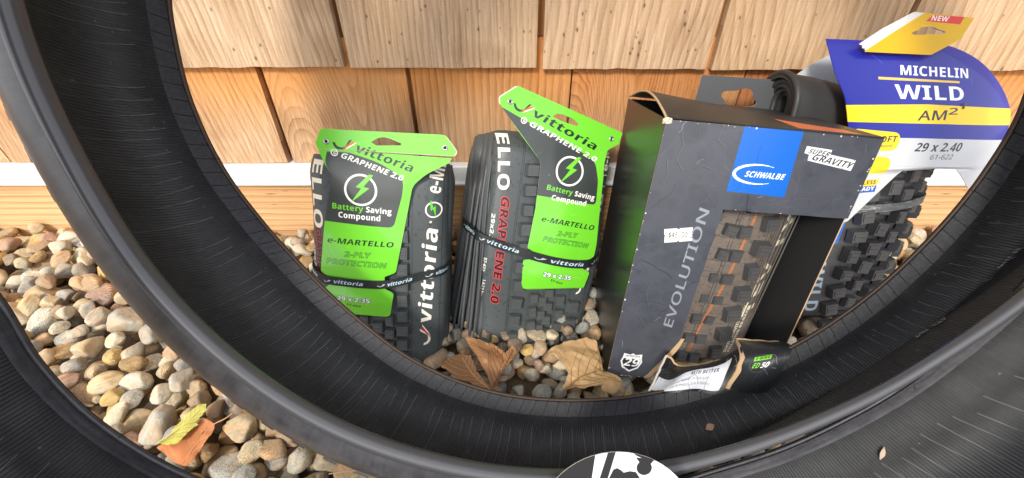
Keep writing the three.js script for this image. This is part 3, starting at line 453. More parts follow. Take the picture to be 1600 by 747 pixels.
// ---- right package
{
  const w = 0.1647, h = 0.2528, dep = 0.036, o = thing('packaged_tire', 'right one of the two folded tyres with lime green header cards, tilted beside the box', 'packaged tyre', 'folded tyres with lime green header cards');
  frameOf(o, -0.0532, 0.2345, -0.002, 0.2909, 0.4685, -0.2354);
  const A = tireFace(w, h, (A) => {
    for (const x of [10, 46, 48, 128, 150]) A.line([[x, 0], [x - 2, 130], [x + 1, 253]], 'rgba(10,12,12,0.7)', 0.5);
    A.text('ELLO', 17, 251, 21, 184, 13, '#f3ecd8'); A.text('GRAPHENE 2.0', 26, 180, 25, 47, 9.5, '#221313', { outline: '#d43a3c', lw: 0.8, skew: -0.2 }); A.text('29x2.35', 17, 158, 16, 118, 4, '#e8e4d8'); A.text('57-622', 13, 104, 12, 86, 3, '#e8e4d8'); A.text('1.4-2.5 bar', 14, 76, 13, 52, 3, '#e8e4d8'); A.text('20-36 psi', 9, 76, 8, 54, 3, '#e8e4d8');
    A.text('vittoria', 149, 84, 158, 190, 13, '#f3eedd', { skew: -0.2 }); swoosh(A, 138, 66, 12, 1.5, '#f3eedd', '#d8262a'); A.ring(156, 205, 7, 1.3, '#f3eedd'); A.text('e-M', 158, 216, 161, 246, 11, '#f3eedd');
  }, 402);
  const face = foldLayer(w - 0.012, h, dep, 0.003, 2, { bot: 0.008, top: 0.02, round: 0.4, p: 4.2, lo: -0.016 }); face.translate(0.012, 0, 0); A.uv(face);
  part('tire_layer', face, std({ map: A.tex(), roughness: 0.44 }), o);
  for (let k = 1; k < 8; k++) { const m = part('tire_layer', foldLayer(w - 0.012 + 0.001 * k, h * (1 - 0.008 * k), dep * 0.55, 0.0036, 30 + k, { bot: 0.008, top: 0.02, lip: 0.002, round: 0.5, p: 3.6, lo: -0.014 }), dullRubber, o); m.position.set(0.012 - 0.0036 * k - 0.0016 * (k % 2), 0.001 * k, -0.0062 * k - 0.004); m.rotation.z = -0.008 * k + 0.006 * (k % 2); }
  for (let k = 0; k < 7; k++) { const pts = []; for (let i = 0; i <= 8; i++) { const t = i / 8; pts.push(V(0.0105 - 0.0036 * k * (1 - 0.55 * t) - 0.0015 * (k % 2) + 0.0012 * Math.sin(t * 5 + k) - 0.003 * (1 - t) * (1 - t) + 0.006 * Math.pow(t, 6), lerp(-0.006, h * (0.93 - 0.012 * k), t), -0.010 - 0.0064 * k - 0.012 * Math.pow(t, 8))); } part('tire_bead', new THREE.TubeGeometry(new THREE.CatmullRomCurve3(pts), 40, 0.0013 + 0.0007 * (k % 2), 8), dullRubber, o); }
  const list = []; for (let y = -2; y < 225; y += 23) list.push([54 + 0.02 * y, y + 6, sideKnob, 0], [130, y, sideKnob, 0]); for (let y = -4; y < 80; y += 18) list.push([77, y + 6, midKnob, 0.05], [96, y + 13, midKnob, 0], [112, y + 3, midKnob, -0.05], [88, y + 2, midKnob, 0]);
  knobs(o, list.filter(([x, y]) => y < 66 || x < 60), w, dep);
  const k = { seed: 8, mid: 103,
    body: [[12.5, 277, 0.1], [157.5, 250, 0.1], [144.5, 242, 2], [142.5, 225, 2], [148, 130, 3], [147, 112.2], [134, 106, 1], [134, 97, 1], [144, 92, 1], [139.1, 70.5, 4], [58, 70.3, 4], [56.5, 106.1], [68, 108, 1], [70, 116, 1], [60, 121, 1], [64.2, 170], [64.2, 222, 5], [34, 253, 6]],
    head: [[12.5, 277, 0.1], [11.2, 284.5, 1], [30, 298.5, 1.5], [160.8, 263, 1.5], [157.5, 250, 0.1]], crease: [12.5, 277, 157.5, 250], tip: -0.04, back: [-1.6, 0.4],
    hole: [[71.7, 271.6], [77, 275.4], [84, 275.2], [97.5, 271.5], [104.3, 266.8], [103, 264.6], [85.1, 267.6]], rivets: [[22.7, 281.5], [147, 255]],
    panel: [[13, 275.5, 0.1], [44, 263, 6], [80, 251, 6], [131, 228, 9], [137, 205, 3], [139, 177, 6], [64, 184, 0.1], [64.2, 222], [36, 252]],
    logo: [34, 277, 12.5, -0.2], vit: [47, 270.5, 129, 239.5], gra: [45, 260, 131, 227], ring: [100, 214, 16], bat: [73.5, 191.5, 135.5, 182.5], com: [81, 180, 126, 175], em: [71.5, 154.5, 141, 146], ply: [93, 138, 119, 136], pro: [76, 131, 136, 123.5], size: [82, 87.5, 119.5, 82.5] };
  greenCard(o, k, 8, cardArt(k));
  bandStrip(o, [[-10, 138, -52], [-8, 136, -34], [-3, 134, -16], [1, 131, -5], [14, 126.5, 1.5], [40, 119, 4], [62, 113.5, 9.5], [95, 106.5, 11.4], [125, 103.5, 11.4], [143, 104.5, 9], [156, 108.5, 0], [164, 111, -14], [166, 112, -34]], 10.5, strapMat(6));
}

// ------------------------------------------------------------------ the black box and the tyre inside it
const kraft = std({ color: lin(0.52, 0.36, 0.2), roughness: 0.95 });
const BOXP = [0.1072, 0.2801, 0.0, -0.0485, 0.288, -0.0638];
{
  const o = thing('tire_box', 'black cardboard tyre box with a blue panel, a large window and a torn lower edge', 'box'); frameOf(o, ...BOXP);
  const W = 182, H = 282.5, D = 143;
  const A = new Art(-6, -24, 190, 292, 5, '#494c54');
  A.speckle(900, 9, ['rgba(78,81,88,0.10)', 'rgba(40,42,48,0.10)'], 2, 16);
  A.poly([[65.6, 284.5], [114.8, 284.5], [119.5, 224.5], [67.5, 225.6]], '#0a62c4');
  { const g = A.g; g.save(); g.lineWidth = 2.2 * A.ppm; g.strokeStyle = '#f2f5f8'; g.lineCap = 'round'; const arc = (pts, w) => A.line(pts, '#f2f5f8', w); const P = []; for (let k = 0; k <= 16; k++) { const a = 1.0 + 4.3 * k / 16; P.push([92 + 21 * Math.cos(a) - 2, 243 + 8.6 * Math.sin(a)]); } for (let k = 0; k < 16; k++) arc([P[k], P[k + 1]], 0.5 + 2.2 * Math.sin(Math.PI * k / 15)); g.restore(); }
  A.text('SCHWALBE', 78.5, 240.2, 113, 240.2, 5.2, '#f2f5f8', { skew: -0.2 });
  A.poly([[122, 271], [144, 269.5], [144, 265.6], [167, 262.6], [166.5, 253.2], [127, 259], [126.5, 264], [122, 265]], '#e6e8ea'); A.text('SUPER', 124.5, 265.2, 143, 263.6, 4.2, '#3a3d42', { skew: -0.3 }); A.text('GRAVITY', 129, 260, 165, 255.2, 5.4, '#2a2d31', { skew: -0.3 });
  A.text('EVOLUTION', 56, 70, 58, 208, 9.5, '#8e9399', { skew: -0.25, font: '100px sans-serif', outline: '#8e9399', lw: 0.15 });
  { const c = (pts, f) => A.poly(pts.map(([x, y]) => [23.5 + x, 22 + y]), f); c([[-10, 11], [-3, 9.5], [0, 11.5], [3, 9.5], [10, 11], [10.5, 5], [12, 0], [9, -9], [0, -15], [-9, -9], [-12, 0], [-10.5, 5]], '#f0f0f0'); c([[-9, 4], [9, 4], [10, 0], [7.5, -7.5], [0, -12.5], [-7.5, -7.5], [-10, 0]], '#2a2c31'); A.text('29', 14.5, 15.5, 32.5, 15.5, 11, '#f4f4f4', { skew: -0.15 }); A.text('INTERSTATE', 15.5, 28.5, 31.5, 28.5, 2.4, '#555'); }
  A.scratches(110, 21, 'rgba(165,170,178,0.16)', 4, 30, 0.3); A.scratches(30, 23, 'rgba(225,225,220,0.55)', 2, 12, 0.3); A.scratches(26, 26, 'rgba(14,14,17,0.55)', 8, 46, 0.5);
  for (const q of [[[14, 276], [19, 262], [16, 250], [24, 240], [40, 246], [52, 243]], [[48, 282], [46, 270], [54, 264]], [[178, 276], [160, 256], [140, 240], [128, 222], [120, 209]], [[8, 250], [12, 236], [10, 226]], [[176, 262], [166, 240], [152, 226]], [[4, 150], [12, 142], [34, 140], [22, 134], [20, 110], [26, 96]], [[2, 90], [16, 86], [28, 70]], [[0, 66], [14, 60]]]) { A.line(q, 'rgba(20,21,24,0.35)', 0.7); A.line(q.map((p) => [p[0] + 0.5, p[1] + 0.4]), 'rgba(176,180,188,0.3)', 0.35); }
  { const r = rng(41); for (let i = 0; i < 70; i++) { const e = r(), t = r(); const [x, y] = e < 0.35 ? [0.4, t * 282] : e < 0.6 ? [t * 182, 282] : e < 0.75 ? [70 + t * 112, 208] : e < 0.9 ? [t * 52, 0.6] : [181, 208 + t * 74]; A.disc(x + (r() - 0.5) * 1.6, y + (r() - 0.5) * 1.6, 0.3 + 0.9 * r() * r(), '#d8d2c6'); } }
  const print = phy({ map: A.tex(), roughness: 0.42, clearcoat: 0.4, clearcoatRoughness: 0.22 });
  const gloss = phy({ color: lin(0.014, 0.014, 0.015), roughness: 0.4, clearcoat: 0.45, clearcoatRoughness: 0.22 });
  const inside = std({ color: lin(0.02, 0.02, 0.021), roughness: 0.8 });
  const jag = (a, b, n, s, amp) => { const r = rng(s), out = []; for (let i = 1; i < n; i++) { const t = i / n; out.push([lerp(a[0], b[0], t) + (r() - 0.5) * amp, lerp(a[1], b[1], t) + (r() - 0.5) * amp]); } return out; };
  // front panel: the window is cut out to the right edge and the lower right corner stays
  const front = [[0, 0], [0.4, H], [W, H], [182.6, 210], ...jag([182.6, 210], [70, 208], 9, 3, 0.9), [70, 208], [69, 140], [68.4, 57], ...jag([68.4, 57], [44, 4], 10, 4, 2.4), [44, 1]];
  part('front_panel', card(front, 0, 1.2, A), [print, kraft], o);
  part('torn_edge', card([[69.4, 59], [73.5, 59], [70, 45], [62, 28], [53, 12], [48, 1], [42, 1], [46, 8], [54, 24], [62, 42]].map((p, i) => [p[0] + 0.7 * Math.sin(i * 5), p[1]]), 0.5, 1.1), kraft, o, 'tan torn cardboard edge');
  // other walls
  const plane = (w, h, th, mats, fn, name) => { const g = new THREE.ExtrudeGeometry(shapeOf([[0, 0], [w, 0], [w, h], [0, h]]), { depth: th / 1000, bevelEnabled: false }); fn(g); return part(name, g, mats, o); };
  part('left_panel', sheet((u, v) => V(-0.0002 + 0.002 * Math.sin(u * 3.14) * Math.sin(v * 3.1) - 0.002 * Math.pow(1 - u, 2) * v, lerp(0.001, 0.2815, v) + 0.0015 * u * v, lerp(-0.1428, -0.0008, u)), 14, 18, 0.0012), gloss, o);
  plane(D - 2, H - 1, 1.2, [inside, kraft], (g) => { g.rotateY(Math.PI / 2); g.translate((W - 1.4) / 1000, 0.0005, -0.0012); }, 'right_panel');
  plane(W - 3, H - 2, 1.2, [inside, kraft], (g) => g.translate(0.0015, 0.001, -D / 1000), 'back_panel');
  plane(W - 3, D - 4, 1.2, kraft, (g) => { g.rotateX(-Math.PI / 2); g.translate(0.0015, 0.0012, -0.002); }, 'bottom_panel');
  // top: bowed up at its loose left end
  const topArt = new Art(0, 0, 182, 143, 4, '#2b2a29'); topArt.poly([[108, 37], [162, 23], [167, 4], [113, 5]], '#e07a44'); for (let i = 0; i < 2; i++) topArt.text(i ? 'EVOLUTION LINE TYRE' : 'SUPER GRAVITY', 113, i ? 11 : 21, i ? 155 : 148, i ? 8.5 : 18, 4, '#c9602c'); topArt.scratches(40, 31, 'rgba(130,118,104,0.5)', 5, 30, 0.4); topArt.speckle(160, 33, ['rgba(170,150,128,0.35)'], 0.3, 1.4);
  part('top_flap', sheet((u, v) => V(lerp(0, 0.1815, u), 0.2832 + 0.014 * Math.pow(1 - u, 1.6) * Math.sin(Math.PI * clamp(v * 0.94 + 0.03, 0, 1)) + 0.0005, lerp(0.0006, -0.1425, v)), 26, 16, 0.0013), phy({ map: topArt.tex(), roughness: 0.5, clearcoat: 0.2, clearcoatRoughness: 0.3 }), o);
  { const c = new THREE.CatmullRomCurve3([0, 0.12, 0.3, 0.5, 0.7, 0.88, 1].map((v) => V(-0.0004, 0.2828 + 0.014 * Math.sin(Math.PI * (v * 0.94 + 0.03)), lerp(0.001, -0.1425, v)))); part('flap_edge', new THREE.TubeGeometry(c, 40, 0.0011, 6), kraft, o); }
  { const b = new THREE.IcosahedronGeometry(0.004, 2), P = b.attributes.position; for (let i = 0; i < P.count; i++) { const n = 0.6 + 0.8 * noise(P.getX(i) * 700, P.getY(i) * 700, P.getZ(i) * 700); P.setXYZ(i, P.getX(i) * n, P.getY(i) * n * 0.8, P.getZ(i) * n * 0.7); } b.computeVertexNormals(); b.translate(0.001, 0.2815, 0.0002); part('frayed_corner', b, std({ color: lin(0.6, 0.52, 0.42), roughness: 1 }), o); }
  // hanging tab at the back with a flower-shaped hole
  const hol = []; for (let k = 0; k < 40; k++) { const a = k / 40 * 6.283, rr = 1 + 0.16 * Math.cos(4 * a + 1.57); hol.push([118.5 + 19 * rr * Math.cos(a), 292 + 10.5 * rr * Math.sin(a)]); }
  part('hang_tab', card(rounded([[71, 270], [71.4, 313.2], [159, 315], [160, 270]], 1.5), -137, 1.2, null, [hol]), [std({ color: lin(0.075, 0.078, 0.085), roughness: 0.5 }), kraft], o);
  // price sticker and crumpled lower flap
  const S = new Art(20, 168, 52, 190, 14, '#f1eee6'); S.text('$45.00', 27, 175.5, 45, 177.5, 5.4, '#4a4a4a', { font: '100px monospace', outline: '#4a4a4a', lw: 0.12 }); S.poly([[47.6, 177], [49.6, 177.2], [49.3, 184.6], [47.4, 184.3]], '#6e6e6e'); S.text('MC', 47.8, 178, 49.4, 178.1, 5, '#f1eee6');
  part('price_sticker', card([[21.8, 183.6], [33.4, 185.6], [34.6, 184.4], [36.2, 186], [47.4, 188], [48.6, 181], [48, 180.2], [49.2, 179.4], [50.2, 174.4], [38.6, 172.2], [37.6, 173.4], [36, 171.8], [25, 169.8], [23.8, 176.4], [24.6, 177.2], [23, 178]], 0.3, 0.2, S), std({ map: S.tex(), roughness: 0.6 }), o);
}
// the crumpled flap that has fallen forward off the box, still joined to its foot: part of the box
{
  const box = scene.getObjectByName('tire_box'); box.updateMatrixWorld(true); const inv = box.matrixWorld.clone().invert();
  const L = (x, y, z) => V(x, y, z).applyMatrix4(inv);
  // top edge follows the tear, the lower edge lies on the stones in front
  const top = [[0.1589, 0.0525, 0.292], [0.1726, 0.0488, 0.3], [0.1938, 0.05, 0.3], [0.2121, 0.0606, 0.297], [0.223, 0.0704, 0.293]], bot = [[0.1317, 0.0516, 0.329], [0.1437, 0.0624, 0.334], [0.163, 0.0665, 0.3355], [0.1843, 0.0678, 0.3362], [0.1976, 0.075, 0.335]];
  const ct = new THREE.CatmullRomCurve3(top.map((p) => V(...p))), cb = new THREE.CatmullRomCurve3(bot.map((p) => V(...p)));
  const F = new Art(0, 0, 100, 50, 8, '#141518'); F.poly([[2, 2], [3, 22], [40, 19], [66, 22], [86, 25], [82, 2]], '#c3c6ce'); F.text('MTB BETTER', 44, 14, 72, 15.5, 4, '#33363c'); for (let i = 0; i < 2; i++) F.text('gravity enduro 29 inch folding', 26, 9.5 - 4 * i, 68, 9.5 - 4 * i, 2, '#73767e'); F.scratches(22, 17, 'rgba(225,225,222,0.6)', 8, 30, 0.4); F.scratches(20, 18, 'rgba(90,92,98,0.6)', 8, 30, 0.5);
  const fn = (u, v) => { const p = cb.getPoint(u).lerp(ct.getPoint(u), v); p.y += (0.011 + 0.014 * u) * Math.sin(Math.PI * v) * sst(0.02, 0.4, u) + 0.003 * (noise(u * 6, v * 3, 5) - 0.5) + 0.0015 * noise(u * 30, 7) * (v > 0.9); p.z += 0.007 * (noise(u * 5 + 3, v * 3, 9) - 0.5); return L(p.x, p.y, p.z); };
  part('torn_flap', sheet(fn, 40, 12, 0.0013), std({ map: F.tex(), roughness: 0.45 }), box, 'crumpled front flap with a pale label strip');
  const edge = []; for (let i = 0; i <= 30; i++) edge.push(fn(i / 30, 1).add(V(0, 0.0006 + 0.0012 * noise(i * 0.9, 4), 0.0003)));
  part('torn_edge', new THREE.TubeGeometry(new THREE.CatmullRomCurve3(edge), 60, 0.0011, 6), kraft, box, 'tan torn cardboard edge');
  const le = []; for (let i = 0; i <= 12; i++) le.push(fn(0, i / 12).add(V(-0.0008 * noise(i, 3), 0, 0.0003)));
  part('torn_edge', new THREE.TubeGeometry(new THREE.CatmullRomCurve3(le), 30, 0.0012, 6), std({ color: lin(0.6, 0.55, 0.48), roughness: 1 }), box, 'pale torn cardboard edge');
  const C2 = new Art(120, -10, 190, 72, 8, '#232529'); { const g = C2.g; g.save(); g.translate(C2.X(155), C2.Y(21)); g.scale(1, 0.72); g.beginPath(); g.arc(0, 0, 16 * C2.ppm, 0, 7); g.strokeStyle = '#55595e'; g.lineWidth = 5; g.stroke(); g.restore(); C2.poly([[143, 23], [167, 25], [167, 31], [143, 29]], '#79c92e'); C2.text('E-BIKE', 145, 24.5, 165.5, 26.2, 4, '#15201a', { skew: -0.2 }); C2.text('50', 157, 14.2, 168, 14.6, 6.4, '#eef0ee', { skew: -0.2 }); C2.text('ED', 144, 14, 155, 14.2, 6.4, '#79c92e', { skew: -0.2 }); }
  C2.scratches(18, 5, 'rgba(220,220,214,0.55)', 4, 20, 0.3); C2.scratches(12, 6, 'rgba(120,124,128,0.5)', 4, 20, 0.3);
  {
    const tp = [[0.2209, 0.0818, 0.288], [0.2353, 0.0781, 0.287], [0.2513, 0.0744, 0.286], [0.2693, 0.0704, 0.284]], bt = [[0.1956, 0.0745, 0.336], [0.2059, 0.0725, 0.3368], [0.2176, 0.0713, 0.338], [0.2314, 0.0708, 0.339]], q1 = new THREE.CatmullRomCurve3(tp.map((p) => V(...p))), q2 = new THREE.CatmullRomCurve3(bt.map((p) => V(...p)));
    const f2 = (u, v) => { const p = q2.getPoint(u).lerp(q1.getPoint(u), v), k = Math.sin(Math.PI * v); p.y += (0.018 + 0.016 * u) * k + 0.0015 * (noise(u * 5, v * 4, 2) - 0.5); p.z += 0.006 * k; if (u < 0.02) p.x += 0.0016 * (noise(v * 11, 4) - 0.5); return L(p.x, p.y, p.z); };
    part('front_corner', sheet(f2, 24, 20, 0.0014), phy({ map: C2.tex(), roughness: 0.4, clearcoat: 0.4, clearcoatRoughness: 0.2 }), box, 'torn lower corner of the box front');
    part('torn_edge', sheet((u, v) => { const p = f2(0, v), w = (0.003 + 0.006 * noise(v * 7, 3)) * (u - 0.35); return p.add(V(w, 0.0012 * (1 - u), 0.0016)); }, 5, 40, 0.0012), kraft, box, 'tan torn cardboard edge');
    const te = []; for (let i = 0; i <= 20; i++) te.push(f2(i / 20, 1).add(V(0, 0.0004 * noise(i, 2), 0.0003))); part('torn_edge', new THREE.TubeGeometry(new THREE.CatmullRomCurve3(te), 30, 0.0009, 6), kraft, box, 'tan torn cardboard edge');
  }
}
{
  const w = 0.136, h = 0.236, dep = 0.05, o = thing('folded_tire', 'dusty black folded tyre with an orange tread line, inside the black box', 'folded tyre'); frameOf(o, ...BOXP);
  const inner = new THREE.Group(); o.add(inner); inner.name = 'tire_bundle'; inner.position.set(0.033, 0.004, -0.024); inner.rotation.z = -0.05;
  const A = tireFace(w, h, (A) => {
    A.line([[69, 240], [74, 195], [71, 150], [67, 105], [62, 60], [60, 20]], '#ac6840', 2.8); A.line([[60, 0], [61, 236]], 'rgba(20,18,17,0.8)', 0.5); for (let y = 0; y < 236; y += 13) A.line([[40, y], [84, y + 1]], 'rgba(24,21,19,0.45)', 0.5); A.poly([[103, 0], [136, 0], [136, 236], [103, 236]], 'rgba(150,142,128,0.2)'); for (let x = 103; x < 134; x += 2.2) A.line([[x, 0], [x + 1.5, 118], [x, 236]], 'rgba(40,37,34,0.5)', 0.35);
    for (const x of [20, 56, 92, 96, 99, 102, 129]) A.line([[x, 0], [x + 2, 236]], 'rgba(10,12,12,0.75)', 0.6);
    const b = '#e6dcc2'; A.text('TEV TYL', 117, 78, 122, 226, 13, b, { skew: 0.25 }); A.text('SUPER GRAVITY ADDIX', 104, 26, 106, 92, 3.4, b); A.text('FOLDING 62-622', 109, 26, 111, 84, 3.2, b);
    A.speckle(500, 77, ['rgba(160,140,112,0.22)'], 0.4, 3.5);
  }, 403, '#695f57');
  const face = foldLayer(w, h, dep, 0.003, 3, { bot: 0.02, top: 0.02, p: 2.6 }); A.uv(face); part('tire_layer', face, std({ map: A.tex(), roughness: 0.62 }), inner);
  for (let k = 1; k < 4; k++) { const m = part('tire_layer', foldLayer(w - 0.003 * k, h * 0.98, dep * 0.9, 0.003, 50 + k, { p: 2.6 }), dullRubber, inner); m.position.set(0.0015 * k, 0.001, -0.012 * k); }
  const km = std({ color: lin(0.066, 0.066, 0.068), roughness: 0.5 }), list = []; for (let y = 12; y < 225; y += 27) list.push([37, y + 17, midKnob, 0.1], [54, y + 4, midKnob, 0], [68, y + 4, midKnob, 0], [89, y + 16, bigKnob, 0.15], [24, y + 2, bigKnob, 0]);
  for (let k = 0; k < 5; k++) part('tire_rib', new THREE.TubeGeometry(new THREE.CatmullRomCurve3([0, 0.25, 0.5, 0.75, 1].map((t) => { const x = (106 + 6 * k + 0.8 * Math.sin(t * 4 + k)) / 1000; return V(x, lerp(0.012, 0.222, t), frontZ(x, w, dep, 2.6) - 0.0002); })), 30, 0.0005, 6), std({ color: lin(0.1, 0.092, 0.082), roughness: 0.6 }), inner);
  for (const [x, y, g, rot] of list) { const X = x / 1000, m = part('tread_knob', g, km, inner), s = (frontZ(X + 0.002, w, dep, 2.6) - frontZ(X - 0.002, w, dep, 2.6)) / 0.004; m.position.set(X, y / 1000, frontZ(X, w, dep, 2.6) - 0.0005); m.rotation.set(0, -Math.atan(s), rot + 0.3 * (hash(x, y, 3) - 0.5)); m.scale.set(0.82 + 0.4 * hash(x, y, 1), 0.85 + 0.3 * hash(y, x, 2), 0.8 + 0.5 * hash(x, y, 7)); }
}

// ------------------------------------------------------------------ tyre with the blue and yellow card
{
  const o = thing('packaged_tire', 'folded knobbly tyre under a curved blue, yellow and grey card at right', 'packaged tyre'); frameOf(o, 0.325, 0.215, 0, 0.05, 0.35, -0.05);
  const w = 0.148, h = 0.262, dep = 0.05;
  const A = tireFace(w, h, (A) => { A.text('WILD', 30, 86, 38, 18, 15, '#a9bccb', {}); A.poly([[14, 150], [52, 152], [50, 112], [20, 104]], '#1f63c8'); A.line([[36, 0], [40, 262]], 'rgba(10,12,12,0.75)', 0.7); A.line([[120, 0], [122, 262]], 'rgba(10,12,12,0.75)', 0.7); }, 404, '#454445');
  const face = foldLayer(w, h, dep, 0.0032, 4, { bot: 0.02, top: 0.03, p: 2.5 }); A.uv(face); part('tire_layer', face, std({ map: A.tex(), roughness: 0.55 }), o);
  for (let k = 1; k < 6; k++) { const m = part('tire_layer', foldLayer(w - 0.002 * k, h * (1 - 0.01 * k), dep * 0.9, 0.0032, 60 + k, { p: 2.5 }), dullRubber, o); m.position.set(0.001 * k, 0.001 * k, -0.012 * k); }
  const km = std({ color: lin(0.06, 0.06, 0.062), roughness: 0.45 }), list = []; for (let y = 0; y < 235; y += 24) list.push([64, y + 4, bigKnob, 0.1], [84, y + 14, bigKnob, 0], [103, y + 4, bigKnob, 0], [120, y + 14, bigKnob, -0.1], [134, y + 6, bigKnob, -0.1]);
  for (const [x, y, g, rot] of list) { const X = x / 1000, m = part('tread_knob', g, km, o), s = clamp((frontZ(X + 0.002, w, dep, 2.5) - frontZ(X - 0.002, w, dep, 2.5)) / 0.004, -2.2, 2.2); m.position.set(X, y / 1000, frontZ(X, w, dep, 2.5) - 0.0006); m.rotation.set(0, -Math.atan(s), rot + 0.3 * (hash(x, y, 3) - 0.5)); m.scale.set(0.82 + 0.4 * hash(x, y, 1), 0.85 + 0.3 * hash(y, x, 2), 0.8 + 0.5 * hash(x, y, 7)); }
  { const B = new Art(0, 0, 120, 12, 6, '#5c5f60'); const r = rng(8); for (let i = 0; i < 200; i++) { const x = r() * 120, y = r() * 12; B.line([[x, y], [x + 6 * r(), y + 4 * (r() - 0.5)]], r() < 0.5 ? '#a6aaa8' : '#3a3d3e', 0.35); } bandStrip(o, [[14, 152, -22], [24, 154, -7], [36, 155.5, 3], [60, 157.5, 7], [90, 160.5, 7.5], [118, 165, 3], [138, 168, -8], [147, 169, -26]], 9, std({ map: B.tex(), roughness: 0.7 }), 'strap'); }
  // folded ends of the tyre showing at the left: nested loops, open towards the viewer
  for (let k = 0; k < 3; k++) {
    const ro = 0.031 - 0.0088 * k, c = [-0.0, 0.262, -0.036], th = 0.0042;
    const g = sheet((u, v) => { const s = u; let y, z; if (s < 0.3) { y = -0.07 * (1 - s / 0.3); z = ro; } else if (s < 0.7) { const a = (s - 0.3) / 0.4 * Math.PI; y = ro * 0.95 * Math.sin(a); z = ro * Math.cos(a); } else { y = -0.07 * (s - 0.7) / 0.3; z = -ro; } const x = lerp(-0.046 + 0.004 * k, 0.05, v); return V(x + 0.002 * Math.sin(s * 9 + k), c[1] + y - 0.06 * v * v * 0.3 + 0.0015 * noise(s * 6, v * 4, k), c[2] + z * (1 - 0.1 * v)); }, 36, 10, -th);
    part('tire_loop', g, rubber, o);
    for (const e of [0.0]) { const pts = []; for (let i = 0; i <= 30; i++) { const s = i / 30; let y, z; const rm = ro - th / 2 + 0.0042; if (s < 0.3) { y = -0.07 * (1 - s / 0.3); z = rm; } else if (s < 0.7) { const a = (s - 0.3) / 0.4 * Math.PI; y = rm * 0.95 * Math.sin(a); z = rm * Math.cos(a); } else { y = -0.07 * (s - 0.7) / 0.3; z = -rm; } pts.push(V(-0.046 + 0.004 * k, c[1] + y, c[2] + z)); } part('tire_bead', new THREE.TubeGeometry(new THREE.CatmullRomCurve3(pts), 60, 0.0031, 8), rubber, o); }
  }
  // the card: face, grey back wing, stack of yellow hanging tabs
  const K = new Art(-40, 135, 205, 340, 5, '#c3c7cc');
  K.poly([[-40, 340], [205, 340], [205, 234.5], [120, 236.2], [77, 236.3], [-40, 235]], '#0a1890'); K.poly([[-40, 264], [77.8, 268.3], [205, 265.8], [205, 249.6], [100, 250.3], [-40, 249.6]], '#f6cf0c');
  K.text('MICHELIN', 48, 294.6, 124.5, 293.6, 9, '#f4f5f8', { skew: -0.08 }); K.poly([[26, 292], [112, 290.6], [112, 288.6], [26, 289.6]], '#f0c24a');
  K.text('WILD', 44, 272.6, 119, 272.6, 13, '#f4f5f8', { skew: 0.12 }); K.text('AM', 69, 253, 100, 254.4, 9, '#20242c', { skew: -0.15, font: '100px sans-serif', outline: '#20242c', lw: 0.2 }); K.text('2', 100, 259.4, 112, 259.8, 6, '#20242c', { skew: -0.1, font: '100px sans-serif', outline: '#20242c', lw: 0.25 });
  K.text('29 x 2.40', 73.5, 223.2, 126, 224.2, 8.5, '#15181c', { skew: -0.15 }); K.text('61-622', 93, 215.4, 120, 216, 5, '#15181c', { font: '100px sans-serif', skew: -0.12 });
  K.poly(rounded([[2, 244], [55, 241], [55, 223.5], [2, 221]], 8), '#f6cf0c'); K.text('SOFT', 29, 231, 52, 232, 6, '#222', { skew: -0.1 }); K.text('compound', 31, 226.5, 49, 227.2, 2.4, '#555');
  K.poly(rounded([[6, 219], [53, 216.5], [55, 201], [8, 197]], 8), '#f6cf0c'); K.text('E25', 22, 206, 34, 206.6, 5, '#b79a10');
  K.poly([[10, 190.6], [48, 194], [47.6, 187.6], [12, 184]], '#f6cf0c'); K.text('TUBELESS', 16, 186, 46, 189.2, 4.2, '#222', {}); K.poly([[12, 184], [47.6, 187.4], [48, 180.6], [14, 177]], '#1f4fb0'); K.text('READY', 25, 180, 46.5, 182.4, 4.2, '#f2f4f8', {});
  K.scratches(20, 71, 'rgba(235,238,245,0.4)', 4, 18, 0.3);
  const zf = (x, y) => 0.02 - 0.035 * Math.pow(Math.max(0, (y - 0.22) / 0.1), 2) - 0.012 * Math.pow(Math.max(0, (x - 0.09) / 0.08), 2);
  const outline = rounded([[-23, 325.6, 1], [51, 327.2, 2], [106, 325.6, 20], [146, 310, 20], [173.6, 284, 20], [191, 262, 10], [191.5, 237, 4], [178, 190, 4], [161.5, 183.5, 3], [142.2, 198.2, 4], [128.3, 207.3, 3], [88.9, 207.6, 2], [69, 204.6, 6], [29, 146, 2], [20, 143, 1], [8, 205], [3.6, 225.7], [-3.1, 250], [-9, 273.4], [-18.4, 293.4], [-21.4, 307.8]], 3);
  // fill the outline with a fine grid so that it can bend: rows of quads clipped left and right
  const clipRow = (y) => { const xs = []; outline.forEach((p, i) => { const q = outline[(i + 1) % outline.length]; if ((p[1] <= y) !== (q[1] <= y)) xs.push(p[0] + (q[0] - p[0]) * (y - p[1]) / (q[1] - p[1])); }); return xs.sort((a, b) => a - b); };
  const rows = (ya, yb, n, pickX) => sheet((u, v) => { const y = lerp(ya, yb, v), xs = clipRow(y), [a, b] = pickX(xs), x = lerp(a, b, u); return V(x / 1000, y / 1000, zf(x / 1000, y / 1000)); }, 34, n, 0.0006);
  const km2 = phy({ map: K.tex(), roughness: 0.5, clearcoat: 0.22, clearcoatRoughness: 0.08 });
  const main = K.uv(rows(207.8, 325.3, 40, (x) => [x[0], x[x.length - 1]])), lowL = K.uv(rows(143.4, 207.7, 14, (x) => [x[0], x[1]])), lowR = K.uv(rows(184.2, 207.7, 10, (x) => [x[x.length - 2], x[x.length - 1]]));
  part('card', main, km2, o); part('card', lowL, km2, o); part('card', lowR, km2, o);
